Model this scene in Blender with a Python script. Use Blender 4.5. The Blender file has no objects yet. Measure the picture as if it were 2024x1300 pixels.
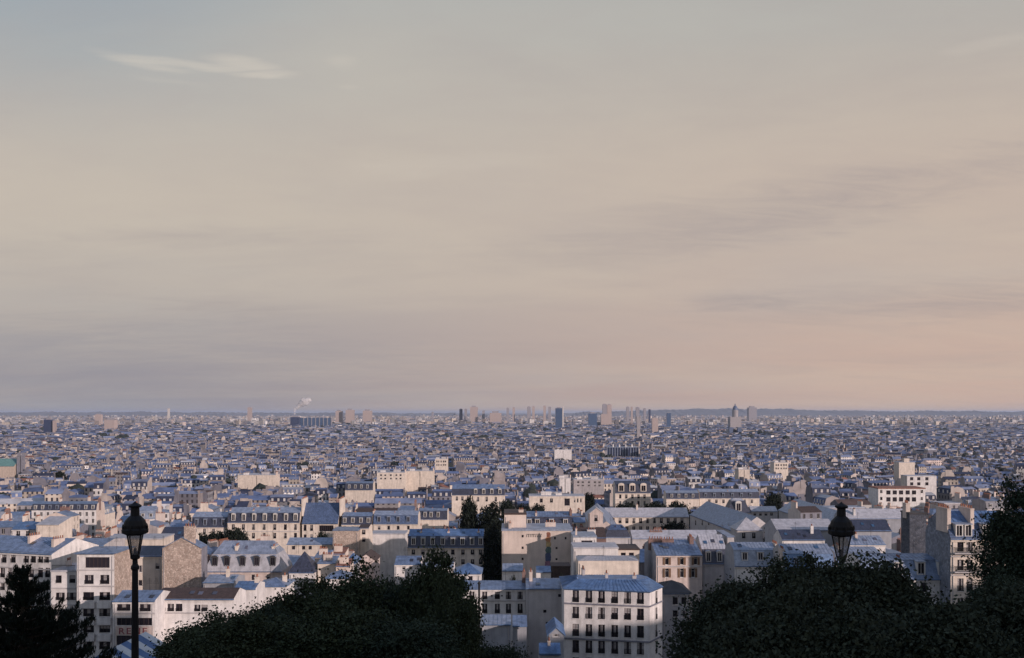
import bpy, math, random
import numpy as np
from mathutils import Vector, Matrix

random.seed(7)
rng = np.random.default_rng(7)
scene = bpy.context.scene
col = scene.collection
R = math.radians

# ------------------------------------------------------------------ camera
# eye at z = 0 on the terrace; x right, y into the city, metres
F, CX, HY = 1900.0, 1012.0, 814.0          # focal length / centre column / horizon row of the 2024 x 1300 photograph
cam = bpy.data.cameras.new('camera'); cam_o = bpy.data.objects.new('camera', cam); col.objects.link(cam_o)
cam_o.location = (0, 0, 0); cam_o.rotation_euler = (R(90), 0, 0)
cam.sensor_width = 36.0; cam.lens = F / 2024 * 36.0
cam.shift_y = (HY - 650.0) / 2024.0
cam.clip_start = 0.3; cam.clip_end = 120000
scene.camera = cam_o

# ------------------------------------------------------------------ light
SUN_EL, SUN_AZ = R(12.5), R(133)            # azimuth: clockwise from the view direction (+y), so right and behind
sun_dir = Vector((math.sin(SUN_AZ) * math.cos(SUN_EL), math.cos(SUN_AZ) * math.cos(SUN_EL), math.sin(SUN_EL)))
sun = bpy.data.lights.new('sun', 'SUN'); sun_o = bpy.data.objects.new('sun', sun); col.objects.link(sun_o)
sun.energy = 3.9; sun.angle = R(0.6); sun.color = (1.0, 0.81, 0.75)
sun_o.rotation_euler = (-sun_dir).to_track_quat('-Z', 'Y').to_euler()
sun_o.location = (200, -200, 300)

world = bpy.data.worlds.new('World'); scene.world = world; world.use_nodes = True
def build_world():
    nt = world.node_tree; N = nt.nodes; L = nt.links; N.clear()
    def n(t, **k):
        o = N.new(t)
        for a, b in k.items(): setattr(o, a, b)
        return o
    def mth(op, a, b=None, c=None, clamp=False):
        m = n('ShaderNodeMath', operation=op); m.use_clamp = clamp
        for i, v in enumerate((a, b, c)):
            if v is None: continue
            if isinstance(v, (int, float)): m.inputs[i].default_value = v
            else: L.new(v, m.inputs[i])
        return m.outputs[0]
    def mapr(v, a, b, c=0.0, d=1.0):
        m = n('ShaderNodeMapRange', interpolation_type='SMOOTHSTEP'); L.new(v, m.inputs[0])
        for i, x in enumerate((a, b, c, d)): m.inputs[i + 1].default_value = x
        return m.outputs[0]
    def mixc(f, a, b, blend='MIX'):
        m = n('ShaderNodeMix', data_type='RGBA', blend_type=blend)
        if isinstance(f, (int, float)): m.inputs[0].default_value = f
        else: L.new(f, m.inputs[0])
        for i, v in ((6, a), (7, b)):
            if isinstance(v, tuple): m.inputs[i].default_value = (*v, 1)
            else: L.new(v, m.inputs[i])
        return m.outputs[2]
    sky = n('ShaderNodeTexSky', sky_type='NISHITA'); sky.sun_disc = False
    sky.sun_elevation = SUN_EL; sky.sun_rotation = SUN_AZ
    sky.altitude = 130; sky.air_density = 1.2; sky.dust_density = 2.0; sky.ozone_density = 1.6
    bg1 = n('ShaderNodeBackground'); L.new(sky.outputs[0], bg1.inputs[0]); bg1.inputs[1].default_value = 0.15
    tc = n('ShaderNodeTexCoord'); sep = n('ShaderNodeSeparateXYZ'); L.new(tc.outputs['Generated'], sep.inputs[0])
    x, y, z = sep.outputs
    az = mth('ARCTAN2', x, y)                      # 0 straight ahead, + to the right
    el = mth('ARCSINE', z)
    # coordinates of a flat high cloud deck seen in perspective
    zz = mth('MAXIMUM', mth('ADD', z, 0.10), 0.02)
    cmb = n('ShaderNodeCombineXYZ'); L.new(mth('DIVIDE', x, zz), cmb.inputs[0]); L.new(mth('DIVIDE', y, zz), cmb.inputs[1])
    def noise(scale, detail, rough, dist=0.0, rot=0.0, sc=(1, 1, 1), loc=(0, 0, 0)):
        mp = n('ShaderNodeMapping'); L.new(cmb.outputs[0], mp.inputs[0])
        mp.inputs['Scale'].default_value = sc; mp.inputs['Rotation'].default_value = (0, 0, rot); mp.inputs['Location'].default_value = loc
        t = n('ShaderNodeTexNoise'); L.new(mp.outputs[0], t.inputs[0])
        t.inputs['Scale'].default_value = scale; t.inputs['Detail'].default_value = detail
        t.inputs['Roughness'].default_value = rough; t.inputs['Distortion'].default_value = dist
        return t.outputs[0]
    n1 = noise(0.50, 6, 0.55, 0.5, R(-12), (0.75, 1.3, 1), (3.1, 0.4, 0))
    n2 = noise(1.1, 7, 0.60, 0.7, R(-10), (0.55, 1.2, 1), (7.7, 2.4, 0))
    n3 = noise(0.30, 4, 0.5, 0.0, 0.3, (1, 1, 1), (1.0, 5.0, 0))
    n4 = noise(4.5, 8, 0.65, 0.4, R(-10), (0.7, 1.0, 1), (2.2, 8.4, 0))
    # thin evening veil: mauve grey low on the side away from the sun, peach low towards it, cream above, blue where it opens overhead
    side = mapr(az, -0.45, 0.50)
    low = mixc(side, (0.285, 0.268, 0.305), (0.560, 0.400, 0.335))
    mid = mixc(side, (0.505, 0.445, 0.385), (0.525, 0.425, 0.362))
    high = mixc(mapr(az, -0.50, -0.12), (0.270, 0.345, 0.400), (0.425, 0.425, 0.400))
    veil = mixc(mapr(el, 0.01, 0.19), low, mid)
    veil = mixc(mapr(el, 0.20, 0.42), veil, high)
    veil = mixc(mapr(el, 0.42, 0.85), veil, (0.17, 0.31, 0.66))
    veil = mixc(mth('MULTIPLY', mapr(n1, 0.34, 0.68), 0.55), veil, mixc(0.5, veil, (0.60, 0.51, 0.41)))
    veil = mixc(mth('MULTIPLY', mapr(n2, 0.46, 0.74), 0.32), veil, mixc(0.6, veil, (0.33, 0.285, 0.29)))
    veil = mixc(mth('MULTIPLY', mapr(n3, 0.46, 0.72), 0.40), veil, mixc(0.6, veil, (0.34, 0.375, 0.41)))
    veil = mixc(mth('MULTIPLY', mapr(n4, 0.35, 0.75), 0.26), veil, mixc(0.5, veil, (0.40, 0.33, 0.32)))
    # one bright feathery cloud, two small ones, and long grey streaks: soft ellipses in azimuth / elevation, edges broken by noise
    nn = noise(3.6, 10, 0.68, 1.2, 0, (0.6, 1.5, 1))
    wob = mth('MULTIPLY', mth('SUBTRACT', nn, 0.5), 3.4)
    def blob(px, py, wx, wy, tilt=0.0, a=1.0, e0=1.1, e1=-0.7):
        ca = math.atan2(px - CX, F); ce = math.atan2(HY - py, math.hypot(F, px - CX))
        u = mth('SUBTRACT', az, ca); v = mth('SUBTRACT', el, ce)
        v = mth('SUBTRACT', v, mth('MULTIPLY', u, tilt))
        d = mth('ADD', mth('POWER', mth('DIVIDE', u, wx / F), 2.0), mth('POWER', mth('DIVIDE', v, wy / F), 2.0))
        d = mth('ADD', d, wob)
        return mth('MULTIPLY', mapr(d, e0, e1), a)
    for (px, py, wx, wy, tl, a) in ((275, 121, 105, 13, -0.10, .60), (495, 131, 90, 16, -0.08, .60), (395, 131, 150, 9, -0.05, .55),
                                    (675, 120, 42, 16, 0, .30), (690, 172, 30, 6, 0, .2), (330, 160, 90, 7, 0, .2),
                                    (860, 330, 240, 26, 0.05, .20), (1940, 90, 90, 12, 0.05, .22)):
        veil = mixc(blob(px, py, wx, wy, tl, a), veil, (0.64, 0.575, 0.49))
    for (px, py, wx, wy, tl, a) in ((1450, 430, 440, 34, 0.13, .42), (1700, 395, 300, 30, 0.16, .30), (1800, 590, 380, 22, 0.03, .42), (1960, 600, 160, 16, 0.04, .35),
                                    (1470, 596, 110, 12, -0.05, .40), (450, 603, 150, 10, 0.02, .40), (300, 640, 330, 22, 0.03, .2), (420, 470, 260, 12, 0.05, .36), (100, 500, 170, 12, 0.02, .22)):
        veil = mixc(blob(px, py, wx * 1.2, wy * 1.9, tl, a * 1.15, 1.4, -1.4), veil, (0.33, 0.285, 0.29))
    veil = mixc(blob(250, 725, 560, 85, 0.0, .38, 1.5, -1.0), veil, (0.262, 0.258, 0.300))
    bg2 = n('ShaderNodeBackground'); L.new(veil, bg2.inputs[0]); bg2.inputs[1].default_value = 1.06
    fac = mapr(el, 0.25, 0.85, 0.97, 0.60)
    ms = n('ShaderNodeMixShader'); L.new(fac, ms.inputs[0]); L.new(bg1.outputs[0], ms.inputs[1]); L.new(bg2.outputs[0], ms.inputs[2])
    out = n('ShaderNodeOutputWorld'); L.new(ms.outputs[0], out.inputs[0])
build_world()
scene.view_settings.view_transform = 'Standard'; scene.view_settings.look = 'None'
scene.view_settings.gamma = 1.0; scene.view_settings.exposure = 0.0
scene.cycles.max_bounces = 5; scene.cycles.diffuse_bounces = 2; scene.cycles.glossy_bounces = 2
scene.cycles.transparent_max_bounces = 6; scene.cycles.volume_bounces = 0
scene.cycles.use_denoising = True

# ------------------------------------------------------------------ helpers
def world_pt(px, py, Y): return Vector(((px - CX) / F * Y, Y, -(py - HY) / F * Y))
def px_of(p): return (CX + F * p[0] / p[1], HY - F * p[2] / p[1])

GP = [(-2000, 2), (-300, 4), (-60, -1.6), (0, -1.65), (5, -1.95), (10, -3.6), (20, -7.0), (45, -17), (70, -27), (110, -38.5), (172, -52), (250, -56),
      (350, -60), (500, -66), (900, -80), (1500, -90), (3000, -93), (9000, -92), (20000, -92), (200000, -92)]
gx = [a for a, b in GP]; gz = [b for a, b in GP]
def ground_z(x, y):
    # added unseen shoulder: ground raised right of the slope to cast shade on it
    s = max(0.0, x - 0.60 * max(y, 0) - SHADE_SHOULDER)
    return float(np.interp(y - 1.15 * s if y < 400 else y, gx, gz)) if s > 0 and y < 400 else float(np.interp(y, gx, gz))
SHADE_SHOULDER = 52.0

class MB:
    def __init__(self): self.v = []; self.f = []; self.m = []
    def add(self, verts, faces, mi=0):
        o = len(self.v); self.v.extend(verts)
        self.f.extend([tuple(i + o for i in f) for f in faces]); self.m.extend([mi] * len(faces))
    def quad(self, a, b, c, d, mi=0): self.add([a, b, c, d], [(0, 1, 2, 3)], mi)
    def tri(self, a, b, c, mi=0): self.add([a, b, c], [(0, 1, 2)], mi)
    def box(self, x0, x1, y0, y1, z0, z1, mi=0):
        self.add([(x0, y0, z0), (x1, y0, z0), (x1, y1, z0), (x0, y1, z0), (x0, y0, z1), (x1, y0, z1), (x1, y1, z1), (x0, y1, z1)],
                 [(0, 3, 2, 1), (4, 5, 6, 7), (0, 1, 5, 4), (1, 2, 6, 5), (2, 3, 7, 6), (3, 0, 4, 7)], mi)
    def lathe(self, prof, seg=10, cx=0, cy=0, mi=0, rot=0.0):
        o = len(self.v)
        for r, z in prof:
            for k in range(seg):
                a = rot + 2 * math.pi * k / seg
                self.v.append((cx + r * math.cos(a), cy + r * math.sin(a), z))
        for i in range(len(prof) - 1):
            for k in range(seg):
                k2 = (k + 1) % seg
                self.f.append((o + i * seg + k, o + i * seg + k2, o + (i + 1) * seg + k2, o + (i + 1) * seg + k)); self.m.append(mi)
    def tube(self, pts, radii, seg=6, mi=0):
        o = len(self.v); n = len(pts)
        for i, (p, r) in enumerate(zip(pts, radii)):
            p = Vector(p); d = (Vector(pts[min(i + 1, n - 1)]) - Vector(pts[max(i - 1, 0)])).normalized()
            a = d.cross(Vector((0.13, 0.37, 0.92))); a = a.normalized() if a.length > 1e-4 else Vector((1, 0, 0)); b = d.cross(a)
            for k in range(seg):
                t = 2 * math.pi * k / seg
                self.v.append(tuple(p + a * (r * math.cos(t)) + b * (r * math.sin(t))))
        for i in range(n - 1):
            for k in range(seg):
                k2 = (k + 1) % seg
                self.f.append((o + i * seg + k, o + i * seg + k2, o + (i + 1) * seg + k2, o + (i + 1) * seg + k)); self.m.append(mi)
    def mesh(self, name, mats):
        me = bpy.data.meshes.new(name); me.from_pydata([tuple(p) for p in self.v], [], self.f)
        for m in (mats if isinstance(mats, (list, tuple)) else [mats]): me.materials.append(M[m] if isinstance(m, str) else m)
        if any(self.m): me.polygons.foreach_set('material_index', self.m)
        me.update(); return me
    def build(self, name, mats, parent=None, loc=None):
        return link(name, self.mesh(name, mats), parent, loc)

def link(name, data, parent=None, loc=None, rz=None):
    o = bpy.data.objects.new(name, data); col.objects.link(o)
    if parent is not None: o.parent = parent
    if loc is not None: o.location = loc
    if rz is not None: o.rotation_euler = (0, 0, rz)
    return o
def tag(o, label, cat, group=None, kind=None):
    o['label'] = label; o['category'] = cat
    if group: o['group'] = group
    if kind: o['kind'] = kind
    return o
def empty(name, loc, rz, label, cat, group=None):
    o = link(name, None, None, loc, rz); o.empty_display_size = 0.5
    return tag(o, label, cat, group)

# ------------------------------------------------------------------ materials
M = {}
def nodes_of(name):
    m = bpy.data.materials.new(name); m.use_nodes = True; M[name] = m
    nt = m.node_tree; b = nt.nodes['Principled BSDF']
    return m, nt, b
def mat(name, rgb, rough=0.85, var=0.18, scale=0.6, fine=6.0, bump=0.15, metal=0.0, streak=0.0, spec=None, islands=0.0, dark=None):
    """plain procedural surface: large blotches, fine grain, optional run-down streaks and per-piece variation"""
    m, nt, b = nodes_of(name); N = nt.nodes; L = nt.links
    tc = N.new('ShaderNodeTexCoord')
    t1 = N.new('ShaderNodeTexNoise'); t1.inputs['Scale'].default_value = scale; t1.inputs['Detail'].default_value = 5; L.new(tc.outputs['Object'], t1.inputs[0])
    t2 = N.new('ShaderNodeTexNoise'); t2.inputs['Scale'].default_value = fine; t2.inputs['Detail'].default_value = 4; L.new(tc.outputs['Object'], t2.inputs[0])
    rp = N.new('ShaderNodeValToRGB'); L.new(t1.outputs[0], rp.inputs[0])
    lo = dark or tuple(c * (1 - var) for c in rgb); hi = tuple(min(1, c * (1 + var)) for c in rgb)
    rp.color_ramp.elements[0].position = 0.3; rp.color_ramp.elements[0].color = (*lo, 1)
    rp.color_ramp.elements[1].position = 0.7; rp.color_ramp.elements[1].color = (*hi, 1)
    c = rp.outputs[0]
    def mul(cin, fac_out, f0, f1, a=0.35, z=0.65):
        mr = N.new('ShaderNodeMapRange'); L.new(fac_out, mr.inputs[0]); mr.inputs[1].default_value = a; mr.inputs[2].default_value = z
        mr.inputs[3].default_value = f0; mr.inputs[4].default_value = f1
        mx = N.new('ShaderNodeMix'); mx.data_type = 'RGBA'; mx.blend_type = 'MULTIPLY'; mx.inputs[0].default_value = 1
        L.new(cin, mx.inputs[6]); L.new(mr.outputs[0], mx.inputs[7]); return mx.outputs[2]
    c = mul(c, t2.outputs[0], 1 - var * 0.7, 1 + var * 0.4)
    if streak:
        mp = N.new('ShaderNodeMapping'); mp.inputs['Scale'].default_value = (0.9, 0.9, 0.10); L.new(tc.outputs['Object'], mp.inputs[0])
        t3 = N.new('ShaderNodeTexNoise'); t3.inputs['Scale'].default_value = 1.2; t3.inputs['Detail'].default_value = 5; L.new(mp.outputs[0], t3.inputs[0])
        c = mul(c, t3.outputs[0], 1 - streak, 1.0, 0.35, 0.55)
    if islands:
        g = N.new('ShaderNodeNewGeometry'); c = mul(c, g.outputs['Random Per Island'], 1 - islands, 1 + islands, 0, 1)
    oi = N.new('ShaderNodeObjectInfo'); c = mul(c, oi.outputs['Random'], 0.93, 1.07, 0, 1)
    L.new(c, b.inputs['Base Color']); b.inputs['Roughness'].default_value = rough; b.inputs['Metallic'].default_value = metal
    if spec is not None: b.inputs['Specular IOR Level'].default_value = spec
    if bump:
        bp = N.new('ShaderNodeBump'); bp.inputs['Strength'].default_value = bump; bp.inputs['Distance'].default_value = 0.05
        L.new(t2.outputs[0], bp.inputs['Height']); L.new(bp.outputs[0], b.inputs['Normal'])
    return m
def mat_stone(name, a, c2, scale=3.0, mortar=(0.3, 0.25, 0.21)):
    m, nt, b = nodes_of(name); N = nt.nodes; L = nt.links
    tc = N.new('ShaderNodeTexCoord'); v = N.new('ShaderNodeTexVoronoi'); v.inputs['Scale'].default_value = scale; L.new(tc.outputs['Object'], v.inputs[0])
    rp = N.new('ShaderNodeValToRGB'); sp = N.new('ShaderNodeSeparateColor'); L.new(v.outputs['Color'], sp.inputs[0]); L.new(sp.outputs[0], rp.inputs[0])
    rp.color_ramp.elements[0].color = (*a, 1); rp.color_ramp.elements[1].color = (*c2, 1)
    v2 = N.new('ShaderNodeTexVoronoi'); v2.feature = 'DISTANCE_TO_EDGE'; v2.inputs['Scale'].default_value = scale; L.new(tc.outputs['Object'], v2.inputs[0])
    mr = N.new('ShaderNodeMapRange'); L.new(v2.outputs[0], mr.inputs[0]); mr.inputs[1].default_value = 0.0; mr.inputs[2].default_value = 0.12
    mx = N.new('ShaderNodeMix'); mx.data_type = 'RGBA'; L.new(mr.outputs[0], mx.inputs[0]); mx.inputs[6].default_value = (*mortar, 1); L.new(rp.outputs[0], mx.inputs[7])
    t = N.new('ShaderNodeTexNoise'); t.inputs['Scale'].default_value = 0.5; t.inputs['Detail'].default_value = 5; L.new(tc.outputs['Object'], t.inputs[0])
    m2 = N.new('ShaderNodeMix'); m2.data_type = 'RGBA'; m2.blend_type = 'MULTIPLY'; m2.inputs[0].default_value = 0.55
    r2 = N.new('ShaderNodeMapRange'); L.new(t.outputs[0], r2.inputs[0]); r2.inputs[1].default_value = .3; r2.inputs[2].default_value = .7; r2.inputs[3].default_value = .6; r2.inputs[4].default_value = 1.2
    L.new(mx.outputs[2], m2.inputs[6]); L.new(r2.outputs[0], m2.inputs[7]); L.new(m2.outputs[2], b.inputs['Base Color'])
    b.inputs['Roughness'].default_value = 0.95
    bp = N.new('ShaderNodeBump'); bp.inputs['Strength'].default_value = 0.6; bp.inputs['Distance'].default_value = 0.06; L.new(mr.outputs[0], bp.inputs['Height']); L.new(bp.outputs[0], b.inputs['Normal'])
def mat_slate(name, rgb):
    m, nt, b = nodes_of(name); N = nt.nodes; L = nt.links
    tc = N.new('ShaderNodeTexCoord'); mp = N.new('ShaderNodeMapping'); mp.inputs['Rotation'].default_value = (R(90), 0, 0); L.new(tc.outputs['Object'], mp.inputs[0])
    br = N.new('ShaderNodeTexBrick'); L.new(mp.outputs[0], br.inputs[0]); br.inputs['Scale'].default_value = 1.0
    br.inputs['Brick Width'].default_value = 0.35; br.inputs['Row Height'].default_value = 0.25; br.inputs['Mortar Size'].default_value = 0.015
    br.inputs['Color1'].default_value = (*[c * 0.75 for c in rgb], 1); br.inputs['Color2'].default_value = (*[c * 1.35 for c in rgb], 1); br.inputs['Mortar'].default_value = (*[c * 0.4 for c in rgb], 1)
    t = N.new('ShaderNodeTexNoise'); t.inputs['Scale'].default_value = 0.8; t.inputs['Detail'].default_value = 4; L.new(tc.outputs['Object'], t.inputs[0])
    mx = N.new('ShaderNodeMix'); mx.data_type = 'RGBA'; mx.blend_type = 'OVERLAY'; mx.inputs[0].default_value = 0.5; L.new(br.outputs[0], mx.inputs[6]); L.new(t.outputs[0], mx.inputs[7])
    L.new(mx.outputs[2], b.inputs['Base Color']); b.inputs['Roughness'].default_value = 0.5
# render and stone of the walls
mat('plaster_white', (0.66, 0.635, 0.62), streak=0.20, var=0.14)
mat('plaster_cream', (0.63, 0.555, 0.48), streak=0.20, var=0.14)
mat('plaster_pink', (0.55, 0.46, 0.42), streak=0.20, var=0.14)
mat('plaster_grey', (0.44, 0.42, 0.42), streak=0.14, var=0.12)
mat('plaster_tan', (0.46, 0.38, 0.32), streak=0.14, var=0.12)
mat('plaster_bluegrey', (0.31, 0.32, 0.35), streak=0.14, var=0.13)
mat('plaster_dark', (0.20, 0.20, 0.235), streak=0.2, var=0.16)
mat('plaster_stone', (0.32, 0.30, 0.31), streak=0.2, var=0.16)
mat('party_old', (0.36, 0.32, 0.31), streak=0.2, var=0.2, scale=0.35)
mat('party_wall', (0.60, 0.51, 0.45), streak=0.14, var=0.13, scale=0.35, bump=0.4)
mat_stone('rubble_pink', (0.34, 0.26, 0.215), (0.60, 0.49, 0.42), 2.6)
mat_stone('rubble_dark', (0.045, 0.055, 0.075), (0.11, 0.12, 0.15), 2.4, (0.07, 0.075, 0.09))
mat_stone('rubble_grey', (0.13, 0.15, 0.19), (0.26, 0.285, 0.34), 2.4, (0.16, 0.175, 0.2))  # blued stone: the side wall's shade is put into the colour
# roofs
mat('zinc', (0.185, 0.245, 0.36), rough=0.46, var=0.30, scale=0.9, metal=0.35, bump=0.05, streak=0.15)
mat('zinc_pale', (0.28, 0.325, 0.41), rough=0.5, var=0.26, scale=0.9, metal=0.25, bump=0.05, streak=0.15)
mat('zinc_blue', (0.11, 0.19, 0.34), rough=0.48, var=0.30, scale=0.9, metal=0.25, bump=0.05, streak=0.15)
mat('zinc_white', (0.41, 0.41, 0.44), rough=0.6, var=0.18, scale=0.8, bump=0.05, streak=0.15)
mat_slate('slate', (0.036, 0.042, 0.070))
mat_slate('slate_blue', (0.07, 0.105, 0.19))
mat('tile_brown', (0.055, 0.036, 0.032), rough=0.8, var=0.3, scale=1.5, bump=0.5)
mat('tile_red', (0.22, 0.095, 0.065), rough=0.85, var=0.3, scale=1.0, bump=0.4)
mat('copper_green', (0.13, 0.26, 0.24), rough=0.6, var=0.2)
mat('tar', (0.05, 0.05, 0.055), rough=0.9, var=0.25)
mat('terracotta', (0.28, 0.12, 0.075), rough=0.9, var=0.25, fine=3)
mat('brick', (0.20, 0.13, 0.115), rough=0.9, var=0.25, fine=8, bump=0.3)
# joinery and metal
mat('frame_white', (0.55, 0.53, 0.50), rough=0.6, var=0.08, bump=0)
mat('frame_dark', (0.05, 0.035, 0.035), rough=0.6, var=0.15, bump=0)
mat('iron', (0.010, 0.010, 0.012), rough=0.6, var=0.2, bump=0.05, spec=0.25)
mat('shutter_brown', (0.17, 0.10, 0.06), rough=0.75, var=0.2)
mat('shutter_dark', (0.055, 0.032, 0.032), rough=0.75, var=0.2)
mat('canvas_white', (0.50, 0.53, 0.55), rough=0.8, var=0.08)
mat('canvas_blue', (0.07, 0.13, 0.26), rough=0.8, var=0.1)
mat('sign_red', (0.22, 0.045, 0.06), rough=0.6, var=0.15)
mat('curtain', (0.30, 0.28, 0.28), rough=0.7, var=0.2)
def mat_glass(name, rgb, rough=0.12):
    m, nt, b = nodes_of(name); N = nt.nodes; L = nt.links
    oi = N.new('ShaderNodeObjectInfo'); g = N.new('ShaderNodeNewGeometry')
    ad = N.new('ShaderNodeMath'); ad.operation = 'ADD'; L.new(oi.outputs['Random'], ad.inputs[0]); L.new(g.outputs['Random Per Island'], ad.inputs[1])
    fr = N.new('ShaderNodeMath'); fr.operation = 'FRACT'; L.new(ad.outputs[0], fr.inputs[0])
    rp = N.new('ShaderNodeValToRGB'); L.new(fr.outputs[0], rp.inputs[0])
    e = rp.color_ramp.elements; e[0].position = 0.0; e[0].color = (*[c * 0.6 for c in rgb], 1); e[1].position = 1.0; e[1].color = (*[c * 1.5 for c in rgb], 1)
    L.new(rp.outputs[0], b.inputs['Base Color']); b.inputs['Roughness'].default_value = rough; b.inputs['Specular IOR Level'].default_value = 0.35
mat_glass('glass', (0.022, 0.020, 0.026)); mat_glass('glass_grey', (0.075, 0.075, 0.10), 0.25); mat_glass('glass_blue', (0.04, 0.09, 0.17), 0.2)
# vegetation
def mat_leaf(name, rgb, rough=0.6):
    m, nt, b = nodes_of(name); N = nt.nodes; L = nt.links
    g = N.new('ShaderNodeNewGeometry'); rp = N.new('ShaderNodeValToRGB'); L.new(g.outputs['Random Per Island'], rp.inputs[0])
    e = rp.color_ramp.elements; e[0].color = (*[c * 0.65 for c in rgb], 1); e[1].color = (rgb[0] * 1.45, rgb[1] * 1.35, rgb[2] * 1.2, 1)
    L.new(rp.outputs[0], b.inputs['Base Color']); b.inputs['Roughness'].default_value = rough; b.inputs['Specular IOR Level'].default_value = 0.08
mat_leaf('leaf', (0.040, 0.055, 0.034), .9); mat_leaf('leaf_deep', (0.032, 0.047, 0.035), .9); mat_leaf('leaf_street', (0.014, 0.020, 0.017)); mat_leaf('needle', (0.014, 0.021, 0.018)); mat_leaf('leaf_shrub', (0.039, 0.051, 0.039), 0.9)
mat('bark', (0.05, 0.040, 0.032), var=0.3, fine=12, bump=0.5)
# ground
mat('ground_city', (0.075, 0.075, 0.085), var=0.25, scale=0.02, fine=0.3, bump=0)
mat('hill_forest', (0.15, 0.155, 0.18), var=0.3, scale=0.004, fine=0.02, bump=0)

def mat_tower(name, rgb, glassy=False):
    m, nt, b = nodes_of(name); N = nt.nodes; L = nt.links
    g = N.new('ShaderNodeTexCoord'); br = N.new('ShaderNodeTexBrick'); mp = N.new('ShaderNodeMapping'); mp.inputs['Rotation'].default_value = (R(90), 0, 0); L.new(g.outputs['Object'], mp.inputs[0]); L.new(mp.outputs[0], br.inputs[0])
    br.offset = 0; br.inputs['Scale'].default_value = 1; br.inputs['Brick Width'].default_value = 4.0; br.inputs['Row Height'].default_value = 3.2; br.inputs['Mortar Size'].default_value = .9
    br.inputs['Color1'].default_value = (*[c * .45 for c in rgb], 1); br.inputs['Color2'].default_value = (*[c * .6 for c in rgb], 1); br.inputs['Mortar'].default_value = (*rgb, 1)
    L.new(br.outputs[0], b.inputs['Base Color']); b.inputs['Roughness'].default_value = .3 if glassy else .8
mat_tower('tower_pink', (.40, .33, .31)); mat_tower('tower_grey', (.28, .27, .30)); mat_tower('tower_blue', (.055, .10, .19), True); mat_tower('tower_white', (.58, .54, .50)); mat_tower('tower_navy', (.035, .05, .11), True)
# ------------------------------------------------------------------ ground
def build_ground():
    ys = [-2500, -1200, -600, -300, -150] + list(range(-100, 400, 10)) + list(range(400, 1600, 60)) + [1800, 2200, 2800, 3500, 5000, 7000, 9000, 14000, 25000, 50000, 100000]
    xs = [-60000, -20000, -8000, -4000, -2000, -1200, -700, -400] + list(range(-300, 420, 15)) + [450, 520, 700, 1200, 2000, 4000, 8000, 20000, 60000]
    v = [(x, y, ground_z(x, y)) for y in ys for x in xs]; nx = len(xs)
    f = [(j * nx + i, j * nx + i + 1, (j + 1) * nx + i + 1, (j + 1) * nx + i) for j in range(len(ys) - 1) for i in range(nx - 1)]
    me = bpy.data.meshes.new('ground'); me.from_pydata(v, [], f); me.materials.append(M['ground_city'])
    o = link('ground', me); o['kind'] = 'structure'
    for p in me.polygons: p.use_smooth = True
    # far wooded ridges on the horizon
    def ridge(name, x0, x1, Y, prof):
        mb = MB(); n = 420; r = np.random.default_rng(int(Y))
        px = np.linspace(x0, x1, n); base = np.interp(px, [a for a, b in prof], [b for a, b in prof])
        wig = np.convolve(r.normal(0, 1, n + 8), np.ones(9) / 9, 'valid') * 2.0 + r.normal(0, .45, n)
        for i in range(n):
            p = world_pt(px[i], base[i] + wig[i], Y)
            mb.v += [(p.x, Y - 1500, -92.0), (p.x, Y, p.z), (p.x * 1.2, Y * 1.2, p.z - 10), (p.x * 1.3, Y * 1.3, -92.0)]
        for i in range(n - 1):
            for k in range(3):
                mb.f.append((i * 4 + k, (i + 1) * 4 + k, (i + 1) * 4 + k + 1, i * 4 + k + 1)); mb.m.append(0)
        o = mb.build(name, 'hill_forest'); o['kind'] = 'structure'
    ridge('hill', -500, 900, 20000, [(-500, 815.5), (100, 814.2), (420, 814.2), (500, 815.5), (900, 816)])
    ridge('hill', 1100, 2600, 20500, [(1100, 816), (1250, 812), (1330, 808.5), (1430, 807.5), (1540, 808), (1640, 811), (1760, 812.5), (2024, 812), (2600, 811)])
build_ground()

# ------------------------------------------------------------------ house kit
MESH = {}
def shared(key, fn):
    if key not in MESH: MESH[key] = fn()
    return MESH[key]
def q5(v): return max(0.1, round(v * 10) / 10)

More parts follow.
